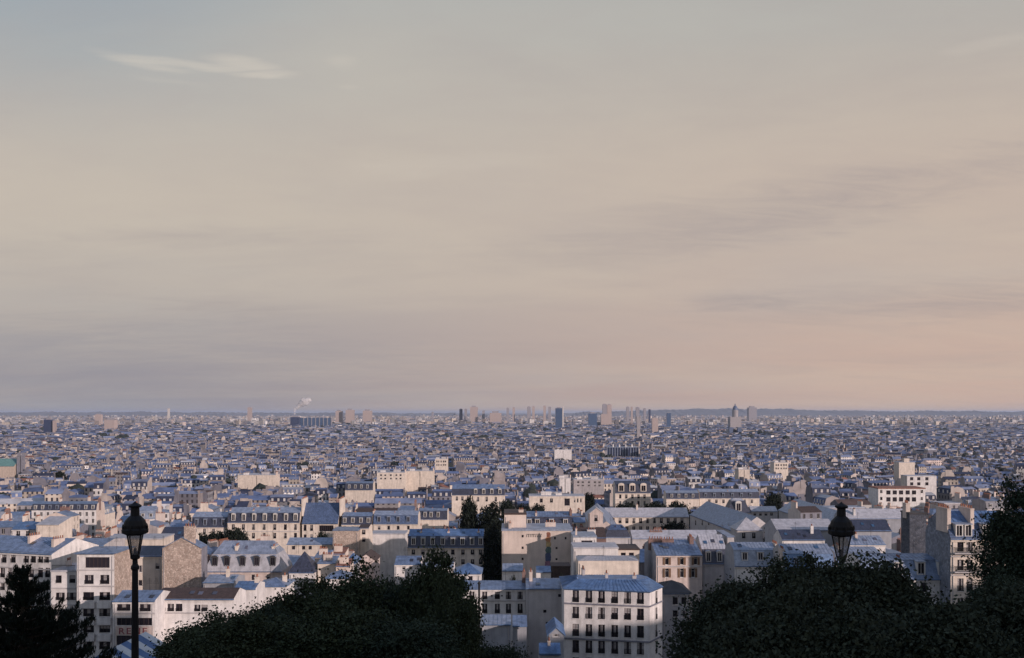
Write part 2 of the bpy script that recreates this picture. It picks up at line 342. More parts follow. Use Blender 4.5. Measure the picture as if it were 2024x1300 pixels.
def window_meshes(w, h, style):
    w, h = q5(w), q5(h)
    def frame():
        mb = MB(); t = 0.07; d0, d1 = 0.14, 0.22
        fm = 0
        mb.box(-w/2, -w/2 + t, d0, d1, 0, h, fm); mb.box(w/2 - t, w/2, d0, d1, 0, h, fm)
        mb.box(-w/2 + t, w/2 - t, d0, d1, 0, t, fm); mb.box(-w/2 + t, w/2 - t, d0, d1, h - t, h, fm)
        n = max(1, int(round(w / 0.75)))
        for k in range(1, n):
            x = -w/2 + w * k / n; mb.box(x - 0.045, x + 0.045, d0 + 0.003, d1, t, h - t, fm)
        if h > 1.5 and style != 'shop': mb.box(-w/2 + t, w/2 - t, d0 + 0.006, d1, h * 0.70, h * 0.70 + 0.05, fm)
        mb.box(-w/2 - 0.08, w/2 + 0.08, -0.10, 0.13, -0.10, -0.01, 1)
        return mb.mesh('window', ['frame_dark' if style in ('dark', 'shop') else 'frame_white', 'plaster_white'])
    vr = random.choice((0, 0, 1, 2, 3, 4)) if style in ('dark', 'french') else 0
    def pane():
        mb = MB(); mb.quad((-w/2, .19, 0), (w/2, .19, 0), (w/2, .19, h), (-w/2, .19, h), 0)
        if style == 'dark' and vr in (0, 1): mb.box(-w * .14, w * .16, .150, .175, h * .34, h * .93, 1)      # net curtain
        if vr == 2: mb.box(-w * .42, w * .42, .150, .175, h * .55, h * .95, 1)                              # half lowered blind
        if vr == 3: mb.box(-w * .44, -w * .16, .150, .175, h * .05, h * .95, 1); mb.box(w * .18, w * .44, .150, .175, h * .05, h * .95, 1)
        if vr == 4: mb.box(-w * .47, -w * .02, .05, .13, h * .03, h * .97, 0)                               # one leaf standing open
        return mb.mesh('pane', ['glass', 'curtain'])
    def rail():
        mb = MB(); hh = min(0.95, h * 0.42); n = max(4, int(w / 0.14))
        mb.box(-w/2, w/2, -0.06, -0.02, hh - 0.05, hh, 0); mb.box(-w/2, w/2, -0.06, -0.02, 0.04, 0.08, 0)
        for k in range(n + 1):
            x = -w/2 + 0.02 + (w - 0.04) * k / n; mb.box(x - 0.018, x + 0.018, -0.055, -0.025, 0.08, hh - 0.05, 0)
        return mb.mesh('railing', 'iron')
    def shut():
        mb = MB(); sw = max(0.5, w * 0.52)
        mb.box(-sw/2, sw/2, -0.07, -0.015, 0, h, 0)
        for k in range(int(h / 0.16)): mb.box(-sw/2 + .06, sw/2 - .06, -0.09, -0.07, 0.06 + k * .16, 0.15 + k * .16, 0)
        return mb.mesh('shutter', 'shutter_brown')
    return (shared(('win', w, h, style), frame), shared(('pane', w, h, style, vr), pane),
            shared(('rail', w, h), rail) if style == 'dark' else None,
            (shared(('shut', w, h), shut), max(0.5, w * 0.52)) if style == 'shutter' else None)

def facade(mb, T, L, H, rects, mi=0, reveal=0.24, ri=None):
    """wall sheet in (s, z) with real openings and reveals; T maps (s, depth, z) to the house frame"""
    rects = [(max(a, .05), min(b, L - .05), max(c, .05), min(d, H - .02)) for a, b, c, d in rects]
    rects = [r for r in rects if r[1] - r[0] > .05 and r[3] - r[2] > .05]
    zs = sorted({0.0, H} | {round(r[2], 3) for r in rects} | {round(r[3], 3) for r in rects})
    for z0, z1 in zip(zs, zs[1:]):
        zm = (z0 + z1) / 2; act = sorted([(r[0], r[1]) for r in rects if r[2] - 1e-3 < zm < r[3] + 1e-3]); x = 0.0
        for a, b in act + [(L, L)]:
            if a - x > 1e-3: mb.quad(T(x, 0, z0), T(a, 0, z0), T(a, 0, z1), T(x, 0, z1), mi)
            x = max(x, b)
    d = reveal
    for a, b, c, e in rects:
        mb.quad(T(a, 0, c), T(a, d, c), T(a, d, e), T(a, 0, e), mi); mb.quad(T(b, d, c), T(b, 0, c), T(b, 0, e), T(b, d, e), mi)
        mb.quad(T(a, 0, e), T(a, d, e), T(b, d, e), T(b, 0, e), mi); mb.quad(T(a, d, c), T(a, 0, c), T(b, 0, c), T(b, d, c), mi)

def roof_shape(kind, L, D, H, hr, o=0.35, hl=3.0, ins=1.1, hip_in=None, hipped=False):
    """-> (roof quads [(slot, pts)], wall polygons that close the ends, top z)"""
    Q, Wl = [], []
    if kind == 'hip':
        i = min(L / 2 - .01, hip_in if hip_in is not None else D / 2); y = D / 2
        a, b, c, d = (-o, -o, H), (L + o, -o, H), (L + o, D + o, H), (-o, D + o, H); e, f = (i, y, H + hr), (L - i, y, H + hr)
        Q = [(0, [a, b, f, e]), (0, [b, c, f]), (0, [c, d, e, f]), (0, [d, a, e]), (0, [a, d, c, b])]
    elif kind == 'gable':
        y = D / 2; ze = H - o * hr / (D / 2); e = 0.02
        Q = [(0, [(-e, -o, ze), (L + e, -o, ze), (L + e, y, H + hr), (-e, y, H + hr)]), (0, [(L + e, D + o, ze), (-e, D + o, ze), (-e, y, H + hr), (L + e, y, H + hr)]),
             (0, [(-e, -o, ze - .12), (L + e, -o, ze - .12), (L + e, -o, ze), (-e, -o, ze)])]
        Wl = [[(0, D, H), (0, 0, H), (0, y, H + hr - .03)], [(L, 0, H), (L, D, H), (L, y, H + hr - .03)]]
    elif kind == 'gable_y':
        x = L / 2; ze = H - o * hr / x; e = 0.15
        Q = [(0, [(-o, D, ze), (-o, -e, ze), (x, -e, H + hr), (x, D, H + hr)]), (0, [(L + o, -e, ze), (L + o, D, ze), (x, D, H + hr), (x, -e, H + hr)]),
             (0, [(-o, -e, ze - .15), (x, -e, H + hr - .15), (x, -e, H + hr), (-o, -e, ze)]), (0, [(x, -e, H + hr - .15), (L + o, -e, ze - .15), (L + o, -e, ze), (x, -e, H + hr)])]
        Wl = [[(0, 0, H), (L, 0, H), (x, 0, H + hr - .03)], [(L, D, H), (0, D, H), (x, D, H + hr - .03)]]
    elif kind == 'shed':
        Q = [(0, [(-.1, -o, H - .05), (L + .1, -o, H - .05), (L + .1, D, H + hr), (-.1, D, H + hr)]), (0, [(-.1, -o, H - .2), (L + .1, -o, H - .2), (L + .1, -o, H - .05), (-.1, -o, H - .05)])]
        Wl = [[(0, D, H), (0, 0, H), (0, D, H + hr - .03)], [(L, 0, H), (L, D, H), (L, D, H + hr - .03)], [(L, D, H), (0, D, H), (0, D, H + hr - .03), (L, D, H + hr - .03)]]
    elif kind == 'flat':
        t = max(hr, 0.25)
        b = [(-o, -o), (L + o, -o), (L + o, D + o), (-o, D + o)]
        for k in range(4):
            p, q_ = b[k], b[(k + 1) % 4]; Q.append((0, [(*p, H), (*q_, H), (*q_, H + t), (*p, H + t)]))
        Q.append((0, [(*p, H + t) for p in b])); Q.append((0, [(*p, H) for p in reversed(b)]))
    elif kind == 'mansard':
        s = ins; ex = s if hipped else 0.0; z1 = H + hl; y = D / 2; x0, x1 = (ex, L - ex); r0 = ex + (1.5 if hipped else 0)
        Q = [(0, [(0, -.05, H), (L, -.05, H), (x1, s, z1), (x0, s, z1)]), (0, [(L, D + .05, H), (0, D + .05, H), (x0, D - s, z1), (x1, D - s, z1)]),
             (1, [(x0, s - .12, z1), (x1, s - .12, z1), (L - r0, y, z1 + hr), (r0, y, z1 + hr)]), (1, [(x1, D - s + .12, z1), (x0, D - s + .12, z1), (r0, y, z1 + hr), (L - r0, y, z1 + hr)])]
        if hipped:
            Q += [(0, [(L, 0, H), (L, D, H), (x1, D - s, z1), (x1, s, z1)]), (0, [(0, D, H), (0, 0, H), (x0, s, z1), (x0, D - s, z1)]),
                  (1, [(x1, s, z1), (x1, D - s, z1), (L - r0, y, z1 + hr)]), (1, [(x0, D - s, z1), (x0, s, z1), (r0, y, z1 + hr)])]
        else:
            Wl = [[(0, D, H), (0, 0, H), (0, s, z1), (0, y, z1 + hr), (0, D - s, z1)], [(L, 0, H), (L, D, H), (L, D - s, z1), (L, y, z1 + hr), (L, s, z1)]]
    return Q, Wl

def seams(mb, pts, step=0.7):
    if len(pts) < 4: return
    a, b, c, d = [Vector(p) for p in pts[:4]]; n = int((b - a).length / step)
    nor = (b - a).cross(d - a)
    if nor.length < 1e-4: return
    nor.normalize(); u = (b - a).normalized() * 0.022
    for k in range(1, n):
        t = k / n; p = a.lerp(b, t); q_ = d.lerp(c, t); hgt = nor * 0.05
        mb.add([tuple(p - u), tuple(p + u), tuple(q_ + u), tuple(q_ - u), tuple(p - u + hgt), tuple(p + u + hgt), tuple(q_ + u + hgt), tuple(q_ - u + hgt)],
               [(4, 5, 6, 7), (0, 4, 7, 3), (1, 2, 6, 5), (0, 1, 5, 4)])

def dormer_mesh(w, h, dep, kind, frame='frame_white'):
    w, h, dep = q5(w), q5(h), q5(dep)
    def mk():
        mb = MB(); t = max(.14, w * .14)
        mb.box(-w/2, -w/2 + t, -.04, dep, 0, h, 0); mb.box(w/2 - t, w/2, -.04, dep, 0, h, 0)
        mb.box(-w/2 + t, w/2 - t, -.04, dep, h - t, h, 0); mb.box(-w/2 + t, w/2 - t, -.04, dep, 0, t * .5, 0)
        mb.quad((-w/2 + t, .12, t*.5), (w/2 - t, .12, t*.5), (w/2 - t, .12, h - t), (-w/2 + t, .12, h - t), 1)
        mb.box(-.035, .035, .06, .115, t * .5, h - t, 0)
        if kind == 'arch':
            n = 6; o = len(mb.v)
            prof = [(-(w/2 + .08) * math.cos(math.pi * k / n), h + (w * .30) * math.sin(math.pi * k / n)) for k in range(n + 1)]
            for y in (-.10, dep):
                mb.v += [(x, y, z) for x, z in prof]
            for k in range(n): mb.f.append((o + k, o + k + 1, o + n + 1 + k + 1, o + n + 1 + k)); mb.m.append(2)
            mb.f.append(tuple(o + k for k in range(n + 1))); mb.m.append(0)
        else:
            mb.add([(-w/2 - .1, -.14, h + .002), (w/2 + .1, -.14, h + .002), (w/2 + .1, dep, h + .1), (-w/2 - .1, dep, h + .1), (-w/2 - .1, -.14, h + .12), (w/2 + .1, -.14, h + .12), (w/2 + .1, dep, h + .22), (-w/2 - .1, dep, h + .22)],
                   [(4, 5, 6, 7), (0, 1, 5, 4), (1, 2, 6, 5), (3, 0, 4, 7), (0, 3, 2, 1)], 2)
        return mb.mesh('dormer', [frame, 'glass', 'zinc_pale'])
    return shared(('dormer', w, h, dep, kind, frame), mk)

def chimney_mesh(w, d, h, pots, wall='party_wall'):
    w, d, h = q5(w), q5(d), q5(h)
    def mk():
        mb = MB(); mb.box(-w/2, w/2, -d/2, d/2, 0, h, 0); mb.box(-w/2 - .06, w/2 + .06, -d/2 - .06, d/2 + .06, h, h + .14, 0)
        for k in range(pots):
            t = (k + .5) / pots - .5
            px_, py_ = (t * w, 0) if w > d else (0, t * d)
            mb.lathe([(.13, h + .14), (.10, h + .62), (.13, h + .66), (.09, h + .66)], 6, px_, py_, 1)
        return mb.mesh('chimney', [wall, 'terracotta'])
    return shared(('chim', w, d, h, pots, wall), mk)

HERO = []     # (x0px, x1px, visible-bottom px, nearest Y, cx, cy, radius)
FOOT = []
def register(root, L, D, H, vis):
    mw = Matrix.Translation(root.location) @ Matrix.Rotation(root.rotation_euler.z, 4, 'Z')
    cs = [mw @ Vector(p) for p in ((0, 0, H), (L, 0, H), (L, D, H), (0, D, H))]
    ps = [px_of(c) for c in cs[:2]]
    HERO.append((min(p[0] for p in ps), max(p[0] for p in ps), vis, min(c.y for c in cs)))
    FOOT.append(([(c.x, c.y) for c in cs], min(c.x for c in cs), max(c.x for c in cs), min(c.y for c in cs), max(c.y for c in cs)))

def finish_house(root, L, D, H, wall, Q, Wl, roof_mats, wins=(), fr=None, side_r=None, side_l=None, do_seams=False, gutter=True, cornice=True, joined=False, belts=()):
    """wall mesh with openings, windows as parts, roof; wins = [(xc, z0, w, h, style)] on the front (local metres)"""
    mb = MB()
    rects = [(x - w/2, x + w/2, z, z + h) for x, z, w, h, s in wins]
    facade(mb, lambda s, d, z: (s, d, z), L, H, rects)
    mb.quad((L, 0, 0), (L, D, 0), (L, D, H), (L, 0, H), 1); mb.quad((L, D, 0), (0, D, 0), (0, D, H), (L, D, H), 0); mb.quad((0, D, 0), (0, 0, 0), (0, 0, H), (0, D, H), 2)
    for w in Wl: mb.add(w, [tuple(range(len(w)))], 2 if all(abs(p[0]) < .01 for p in w) else (1 if all(abs(p[0] - L) < .01 for p in w) else 0))
    mb.build('wall', [wall, side_r or wall, side_l or wall], root)
    if joined:
        if wins:
            pm = MB()
            for x, z, w, h, s in wins:
                pm.quad((x - w/2, .2, z), (x + w/2, .2, z), (x + w/2, .2, z + h), (x - w/2, .2, z + h), 0)
                pm.box(x - .04, x + .04, .14, .19, z, z + h, 1); pm.box(x - w/2 - .06, x + w/2 + .06, -.08, .1, z - .1, z - .01, 1)
            o = pm.build('window_row', ['glass', 'frame_white'], root); o['kind'] = 'stuff'
    else:
        for x, z, w, h, s in wins:
            fm, pm, rm, sm = window_meshes(w, h, s)
            if s == 'hole':
                link('vent', pm, root, (x, 0, z)); continue
            o = link('window', fm, root, (x, 0, z)); link('pane', pm, o)
            if rm: link('railing', rm, o)
            if sm:
                for sg in (-1, 1): link('shutter', sm[0], root, (x + sg * (w/2 + sm[1]/2 + .01), 0, z))
    rb = MB()
    for slot, pts in Q: rb.add(pts, [tuple(range(len(pts)))], slot)
    ro = rb.build('roof', roof_mats, root)
    if do_seams:
        sb = MB()
        for slot, pts in Q:
            if slot == len(roof_mats) - 1: seams(sb, pts)
        if sb.f: o = sb.build('standing_seams', roof_mats[-1], ro); o['kind'] = 'stuff'
    if gutter:
        g = MB(); g.box(-.1, L + .1, -.42, -.20, H - .16, H - .01, 0); g.build('gutter', 'zinc_blue', root)
    if cornice:
        g = MB(); g.box(-.02, L + .02, -.19, -.003, H - .55, H - .02, 0); g.build('cornice', wall, root)
    for zb in belts:
        g = MB(); g.box(0.0, L, -.14, -.003, zb - .14, zb + .08, 0); g.build('belt_course', 'plaster_grey', root)
    return ro

def house(name, label, x0, x1, ye, Y, Y1=None, D=10, kind='gable', ytop=None, hr=None, wall='plaster_cream', roof='zinc', top=None, wins=(), dorm=None,
          hl_px=None, ins=1.1, chim=(), vis=None, side_r=None, side_l=None, cat='house', hipped=False, belts=(), cornice=True, gutter=True, hip_in=None, o=0.35, joined=False, base=None):
    """a house whose front facade spans columns x0..x1 at distance Y (left end) .. Y1 (right end); rows of the photograph give heights"""
    Y1 = Y1 or Y
    A = world_pt(x0, ye, Y); B = world_pt(x1, ye, Y1); ze = A.z
    u = Vector((B.x - A.x, B.y - A.y, 0)); L = u.length; u.normalize(); rz = math.atan2(u.y, u.x)
    zb = base if base is not None else min(ground_z(A.x, A.y), ground_z(B.x, B.y)) - 0.6
    H = ze - zb
    root = empty(name, (A.x, A.y, zb), rz, label, cat)
    def sx(px):
        t = (px - CX) / F; return (t * A.y - A.x) / (u.x - t * u.y)
    def sz(py, s): return -(py - HY) / F * (A.y + s * u.y) - zb
    W = []
    for cols, rows, w, style in wins:
        for c in cols:
            s = sx(c)
            for yt, yb in rows:
                z0, z1 = sz(yb, s), sz(yt, s)
                W.append((s, z0, w, min(z1, H - 0.1) - z0, style))
    Yr = (Y + Y1) / 2 + (D / 2 if kind not in ('flat', 'gable_y', 'shed') else (D if kind == 'shed' else 0))
    hl = 0.0
    if kind == 'mansard':
        hl = -(hl_px - HY) / F * (Y + ins) - ze
        hr = max(0.4, -(ytop - HY) / F * Yr - ze - hl) if hr is None else hr
    elif hr is None: hr = max(0.15, -(ytop - HY) / F * Yr - ze) if ytop else 0.3
    Q, Wl = roof_shape(kind, L, D, H, hr, o if kind != 'flat' else 0.12, hl, ins, hip_in, hipped)
    mats = [roof, top or roof] if kind == 'mansard' else [roof]
    ro = finish_house(root, L, D, H, wall, Q, Wl, mats, W, None, side_r, side_l, Y < 260 and kind != 'flat' and 'zinc' in mats[-1], gutter and kind not in ('flat', 'gable_y'), cornice, joined, [sz(b, 0) for b in belts])
    if dorm:
        cols, (yt, yb), w, dk = dorm[:4]; fr = dorm[4] if len(dorm) > 4 else 'frame_white'
        for c in cols:
            s = sx(c); z0 = sz(yb, s); hgt = sz(yt, s) - z0; y0 = max(0.0, (z0 - H) / max(hl, .1) * ins) - .03
            dep = max(.5, (z0 + hgt - H) / max(hl, .1) * ins - y0 + .2)
            link('dormer', dormer_mesh(w, hgt, dep, dk, fr), ro, (s, y0 - .05, z0))
    for ch in chim:                       # (px, depth into the roof, width, depth, height, pots, [wall])
        px_, dy, w, d, h, pots = ch[:6]
        s = sx(px_)
        zt = H - .3 + (hl + hr) * .5 if kind in ('mansard', 'gable', 'hip') else H
        link('chimney', chimney_mesh(w, d, h + 1.2, pots, ch[6] if len(ch) > 6 else 'party_wall'), root, (s, dy, zt - .9))
    if Y < 300 and L > 5 and H > 8:
        rr = random.Random(int(x0 * 7 + ye))
        for xs in ((.35,) if rr.random() < .5 else (.35, L - .4)):
            m = MB(); m.tube([(xs, -.09, 0), (xs, -.09, H - .6)], [.06, .06], 5); m.build('downpipe', 'plaster_grey', root)
        if kind in ('gable', 'mansard', 'hip'):
            zt = H + hl + hr
            for k in range(rr.randint(1, 2)):                       # television aerial
                ax_, ay_ = L * rr.uniform(.15, .85), D * .5; m = MB(); m.tube([(ax_, ay_, zt - .6), (ax_, ay_, zt + 2.2)], [.03, .025], 4)
                for q in range(4): m.box(ax_ - .5 + .08 * q, ax_ + .5 - .08 * q, ay_ - .015, ay_ + .015, zt + 1.2 + q * .25, zt + 1.23 + q * .25)
                m.build('aerial', 'iron', root)
            slot, q4 = (Q[2] if kind == 'mansard' else Q[0])
            if kind != 'hip' and (zt - H - hl) > .8:
                a_, b_, c_, d_ = [Vector(p) for p in q4[:4]]; nr = (b_ - a_).cross(d_ - a_).normalized()
                for k in range(rr.randint(1, 3)):                   # skylight
                    t0 = rr.uniform(.1, .85); t1 = t0 + .8 / L; v0 = rr.uniform(.3, .55); v1 = v0 + 1.1 / max(1.5, (d_ - a_).length)
                    P_ = [a_.lerp(b_, t).lerp(d_.lerp(c_, t), v) for t, v in ((t0, v0), (t1, v0), (t1, v1), (t0, v1))]
                    m = MB(); m.add([tuple(p + nr * .02) for p in P_] + [tuple(p + nr * .12) for p in P_], [(4, 5, 6, 7), (0, 1, 5, 4), (1, 2, 6, 5), (2, 3, 7, 6), (3, 0, 4, 7)])
                    m.build('skylight', rr.choice(('glass_grey', 'glass', 'glass_blue')), ro)
    register(root, L, D, H, vis if vis else ye + 12)
    root['L'] = L; root['H'] = H
    return root, sx, sz, L, H

# ------------------------------------------------------------------ the houses that can be told apart
FW, DW = 'french', 'dark'
def near_houses():
    # --- corner block with the blue hipped roof: chamfered corner, so it has its own footprint
    A = world_pt(1115, 1163, 172); B = world_pt(1284, 1169, 169); ze = A.z
    zb = -52.8; H = ze - zb
    root = empty('corner_apartment_house', (A.x, A.y, zb), 0, 'white five storey corner apartment house with dark tall windows and blue zinc hipped roof', 'house')
    Cp = Vector(((1309 - CX) / F * 174, 174, 0))
    P = [(0, 0), (B.x - A.x, B.y - A.y), (Cp.x - A.x, Cp.y - A.y), (Cp.x - A.x - 1.5, 12.5), (0, 12.5)]
    mb = MB(); belts = MB()
    def frame(i):
        a, b = Vector(P[i]), Vector(P[(i + 1) % 5]); u = (b - a); Ln = u.length; u.normalize(); n = Vector((-u.y, u.x))
        return a, u, n, Ln
    a, u, n, Ln = frame(0)
    cols = [1138, 1164, 1189, 1215, 1240.5, 1266]; rows = [(1166.5, 1190), (1199, 1222), (1233, 1257), (1265, 1290), (1299, 1322)]
    def put(i, cols, w):
        a, u, n, Ln = frame(i); rects = []; W = []
        wa = Vector((A.x + a.x, A.y + a.y))
        for c in cols:
            t = (c - CX) / F; s = (t * wa.y - wa.x) / (u.x - t * u.y); Yd = wa.y + s * u.y
            for k, (yt, yb) in enumerate(rows):
                corr = (169 + s * 0 ) if False else Yd
                sl = (c - 1138) * 0.028 if i == 0 else 1.5          # the sill lines drop towards the near corner
                z0, z1 = -(yb + sl - HY) / F * Yd - zb, -(yt + sl - HY) / F * Yd - zb
                rects.append((s - w/2, s + w/2, z0, z1)); W.append((s, z0, z1 - z0))
        facade(mb, lambda s, d, z: (a.x + u.x * s + n.x * d, a.y + u.y * s + n.y * d, z), Ln, H, rects)
        for s, z0, h in W:
            fm, pm, rm, sm = window_meshes(w, h, 'dark'); p = a + u * s; rz = math.atan2(u.y, u.x)
            o_ = link('window', fm, root, (p.x, p.y, z0), rz); link('pane', pm, o_); link('railing', rm, o_)
        for yb in (1191.5, 1260.5):
            z = -(yb - HY) / F * 172 - zb
            for (q0, q1, dd) in ((z - .16, z + .10, .16),):
                p0, p1 = a - u * .0, a + u * Ln
                vs = [(p0.x - n.x * e, p0.y - n.y * e, zz) for e in (.003, dd) for zz in (q0, q1)] + [(p1.x - n.x * e, p1.y - n.y * e, zz) for e in (.003, dd) for zz in (q0, q1)]
                belts.add(vs, [(2, 6, 7, 3), (1, 3, 7, 5), (0, 4, 6, 2), (0, 2, 3, 1), (4, 5, 7, 6)])
    put(0, cols, 1.15); put(1, [1297.5], 0.85)
    for i in (2, 3, 4):
        p, q_ = P[i], P[(i + 1) % 5]; mb.quad((*p, 0), (*q_, 0), (*q_, H), (*p, H))
    mb.build('wall', 'plaster_white', root); belts.build('belt_course', 'plaster_dark', root)
    cen = Vector((sum(p[0] for p in P) / 5, sum(p[1] for p in P) / 5)); rb = MB(); sb = MB(); gb = MB()
    out = [(Vector(p) - cen) * 1.03 + cen for p in P]; inn = [cen + Vector(((p[0] - cen.x) * .72, (p[1] - cen.y) * .35)) for p in P]
    for i in range(5):
        j = (i + 1) % 5; q4 = [(*out[i], H), (*out[j], H), (*inn[j], H + 1.2), (*inn[i], H + 1.2)]
        rb.quad(*q4); seams(sb, q4)
        rb.quad((*out[i], H - .02), (*out[j], H - .02), (*P[j], H - .25), (*P[i], H - .25))
    rb.add([(*p, H + 1.2) for p in inn], [(0, 1, 2, 3, 4)])
    ro = rb.build('roof', 'zinc_blue', root); o_ = sb.build('standing_seams', 'zinc_blue', ro); o_['kind'] = 'stuff'
    for (x, y, w, d, h, pots) in ((8.0, 4.3, .5, .9, 1.6, 2), (13.0, 3.6, .7, .7, 1.3, 2), (4.0, 8.0, .5, 2.2, 1.8, 4)):
        link('chimney', chimney_mesh(w, d, h, pots, 'plaster_grey'), root, (x, y, H + .3))
    register(root, 18.2, 12.5, H, 1300)

    # --- around the corner block
    house('blank_wall_house', 'grey rendered blank walled house with three tiny openings beside the corner block', 1040, 1113.5, 1162, 181, kind='gable', D=11, ytop=1143, roof='zinc', wall='plaster_grey',
          wins=[((1111 - 3,), ((1174, 1180),), .9, 'hole'), ((1077,), ((1205, 1211),), .6, 'hole'), ((1082.5,), ((1229, 1238),), .7, 'hole')], vis=1262, cornice=False, chim=[(1050, 5, .6, 2.4, 1.8, 4)])
    house('white_house', 'low white house with two rows of tall dark windows beside a blank wall', 912, 1039, 1163, 186, kind='gable', D=9, ytop=1147, roof='zinc', wall='plaster_white',
          wins=[((933, 958, 983, 1005, 1028), ((1167, 1184), (1193, 1212)), .95, DW), ((972, 992), ((1176, 1179),), .35, 'hole')], vis=1232, belts=(1187,), chim=[(1036, 4, .7, 1.8, 2.2, 4, 'brick')])
    house('lean_to', 'mauve zinc lean-to roof below the low white house', 950, 1009, 1233, 172, kind='shed', D=5.5, ytop=1214, roof='zinc_pale', wall='plaster_bluegrey', vis=1236, cornice=False, cat='shed')
    house('lean_to', 'narrow blue zinc lean-to roof against the blank grey wall', 1014, 1041, 1236, 173, kind='shed', D=5, ytop=1215, roof='zinc', wall='plaster_bluegrey', vis=1238, cornice=False, cat='shed')
    house('glazed_shed', 'narrow blue gabled shed with a glazed front under the blank grey wall', 1085, 1114, 1252, 158, kind='gable_y', D=8, ytop=1239, roof='zinc_blue', wall='plaster_bluegrey', wins=[((1099,), ((1243, 1258),), 1.1, FW)], vis=1266, cornice=False, cat='shed')
    house('low_shed', 'small low blue roofed shed at the foot of the corner block', 1066, 1108, 1290, 146, kind='gable', D=4, ytop=1270, roof='zinc_blue', wall='plaster_bluegrey', vis=1300, cornice=False, cat='shed', chim=[(1086, 1.5, .4, .4, .8, 1)])
    mb = MB(); p = world_pt(947, 1300, 170); mb.tube([(0, 0, 0), (0, 0, 15.2)], [.19, .19], 8); mb.lathe([(.19, 15.1), (.34, 15.2), (.05, 15.7)], 8)
    for z in (4, 8, 12): mb.lathe([(.2, z), (.24, z), (.24, z + .12), (.2, z + .12)], 8)
    tag(mb.build('flue_pipe', 'iron', None, (p.x, p.y, world_pt(947, 1148, 170).z - 15.7)), 'tall dark metal flue pipe in front of the low white house', 'pipe')

    # --- the big blank cream wall with the rainbow daub
    r, sx, sz, L, H = house('party_wall_house', 'tall cream blank party wall with a rainbow coloured daub and small dark vents', 992, 1131, 1049, 236, kind='flat', D=13, wall='party_wall', roof='zinc_pale', hr=.35,
          wins=[((1033,), ((1057, 1062), (1080, 1085), (1102, 1107)), .5, 'hole'), ((1097, 1118), ((1061, 1066),), .45, 'hole'), ((1100,), ((1081, 1085), (1103, 1107)), .5, 'hole')], vis=1135, cornice=False,
          chim=[(1008, 3, .7, 2.6, 1.2, 5), (1090, 6, 2.6, .6, 1.0, 4)])
    for i, (c, y0, y1, xa, xb) in enumerate((('paint_rust', 1051, 1062, 1080, 1088), ('paint_orange', 1061, 1072, 1078, 1089), ('paint_yellow', 1070, 1082, 1079, 1089), ('paint_green', 1080, 1094, 1078, 1090), ('paint_blue', 1091, 1112, 1078, 1090), ('paint_violet', 1109, 1130, 1076, 1089))):
        rgb = dict(paint_rust=(.20, .08, .05), paint_orange=(.42, .20, .10), paint_yellow=(.46, .33, .16), paint_green=(.09, .14, .13), paint_blue=(.07, .09, .17), paint_violet=(.22, .12, .17))[c]
        mat(c, rgb, var=.3, scale=1.2)
        a, b = sx(xa), sx(xb); z0, z1 = sz(y1, a), sz(y0, a); m = MB(); n = 14; rr = random.Random(i); pts = []
        for k in range(n):
            t = 2 * math.pi * k / n; e = .82 + .3 * rr.random()
            pts.append(((a + b) / 2 + (b - a) / 2 * e * math.copysign(abs(math.cos(t)) ** .6, math.cos(t)), (z0 + z1) / 2 + (z1 - z0) / 2 * e * math.copysign(abs(math.sin(t)) ** .6, math.sin(t))))
        yy = -.006 - .004 * i
        m.v = [(x, yy, z) for x, z in pts] + [(x, 0.01, z) for x, z in pts]; m.f = [tuple(range(n))] + [(k, (k + 1) % n, n + (k + 1) % n, n + k) for k in range(n)]; m.m = [0] * (n + 1)
        m.build('paint_patch', c, r)
    m = MB(); rr = random.Random(3)
    for k in range(9):
        x = sx(1041 + k * 3.5); z = sz(1061.5, x)
        m.box(x - .08, x + .08, -.012, -.002, z, z + .9 * (.5 + .5 * rr.random()), 0); m.box(x - .08, x + .3, -.016, -.003, z + .65, z + .8, 0)
    m.build('dark_scrawl', 'tar', r)
    house('party_wall_house', 'cream stepped wall block rising above the daubed party wall', 997, 1040, 1017, 240, kind='flat', D=10, wall='party_wall', roof='tile_brown', hr=.4, vis=1047, cornice=False, chim=[(1030, 2, 1.2, .6, .6, 3)])
    house('slate_roof_house', 'house with dark slate mansard and pale end panels behind the daubed party wall', 1041, 1131, 1041, 256, kind='mansard', D=10, hl_px=1021, ytop=1010, roof='slate', top='zinc', wall='plaster_grey', dorm=((1046, 1062, 1090, 1118), (1026, 1037), 1.2, 'flat'), vis=1046, chim=[(1060, 3, .5, 3, 1.5, 5), (1129, 3, .6, 3, 2.2, 5, 'brick')])
    house('small_outhouse', 'small white outhouse with pale zinc roof at the foot of the cream party wall', 993, 1034, 1127, 214, kind='gable', D=6, ytop=1113, roof='zinc_pale', wall='plaster_white', vis=1146, cornice=False)
    house('dark_opening_box', 'flat dark brown box standing in for a black opening below the cream party wall', 1090, 1127, 1121, 206, kind='flat', D=5, wall='tile_brown', roof='tile_brown', vis=1134, cornice=False, cat='shed')  # dark box put in for the darkness of an opening
    house('small_outhouse', 'small blue roofed outhouse with white gable beside the dark brown box', 1060, 1089, 1129, 204, kind='gable', D=5, ytop=1118, roof='zinc', wall='plaster_white', vis=1140, cornice=False)
    house('terrace_house', 'pale flat roofed block with one square blue window above white terraces', 1133, 1179, 1062, 226, kind='flat', D=9, wall='plaster_white', roof='zinc_pale', wins=[((1160,), ((1068, 1076),), 2.6, 'shop')], vis=1083, cornice=False, chim=[(1140, 2, .4, .4, 1.4, 1)])
    house('terrace_house', 'white terrace block with a long dark window strip above the blank cream wall', 1134, 1222, 1084, 213, kind='flat', D=8, wall='plaster_white', roof='zinc_white', wins=[((1154, 1181), ((1097, 1106),), 2.8, 'shop')], vis=1106, cornice=False)
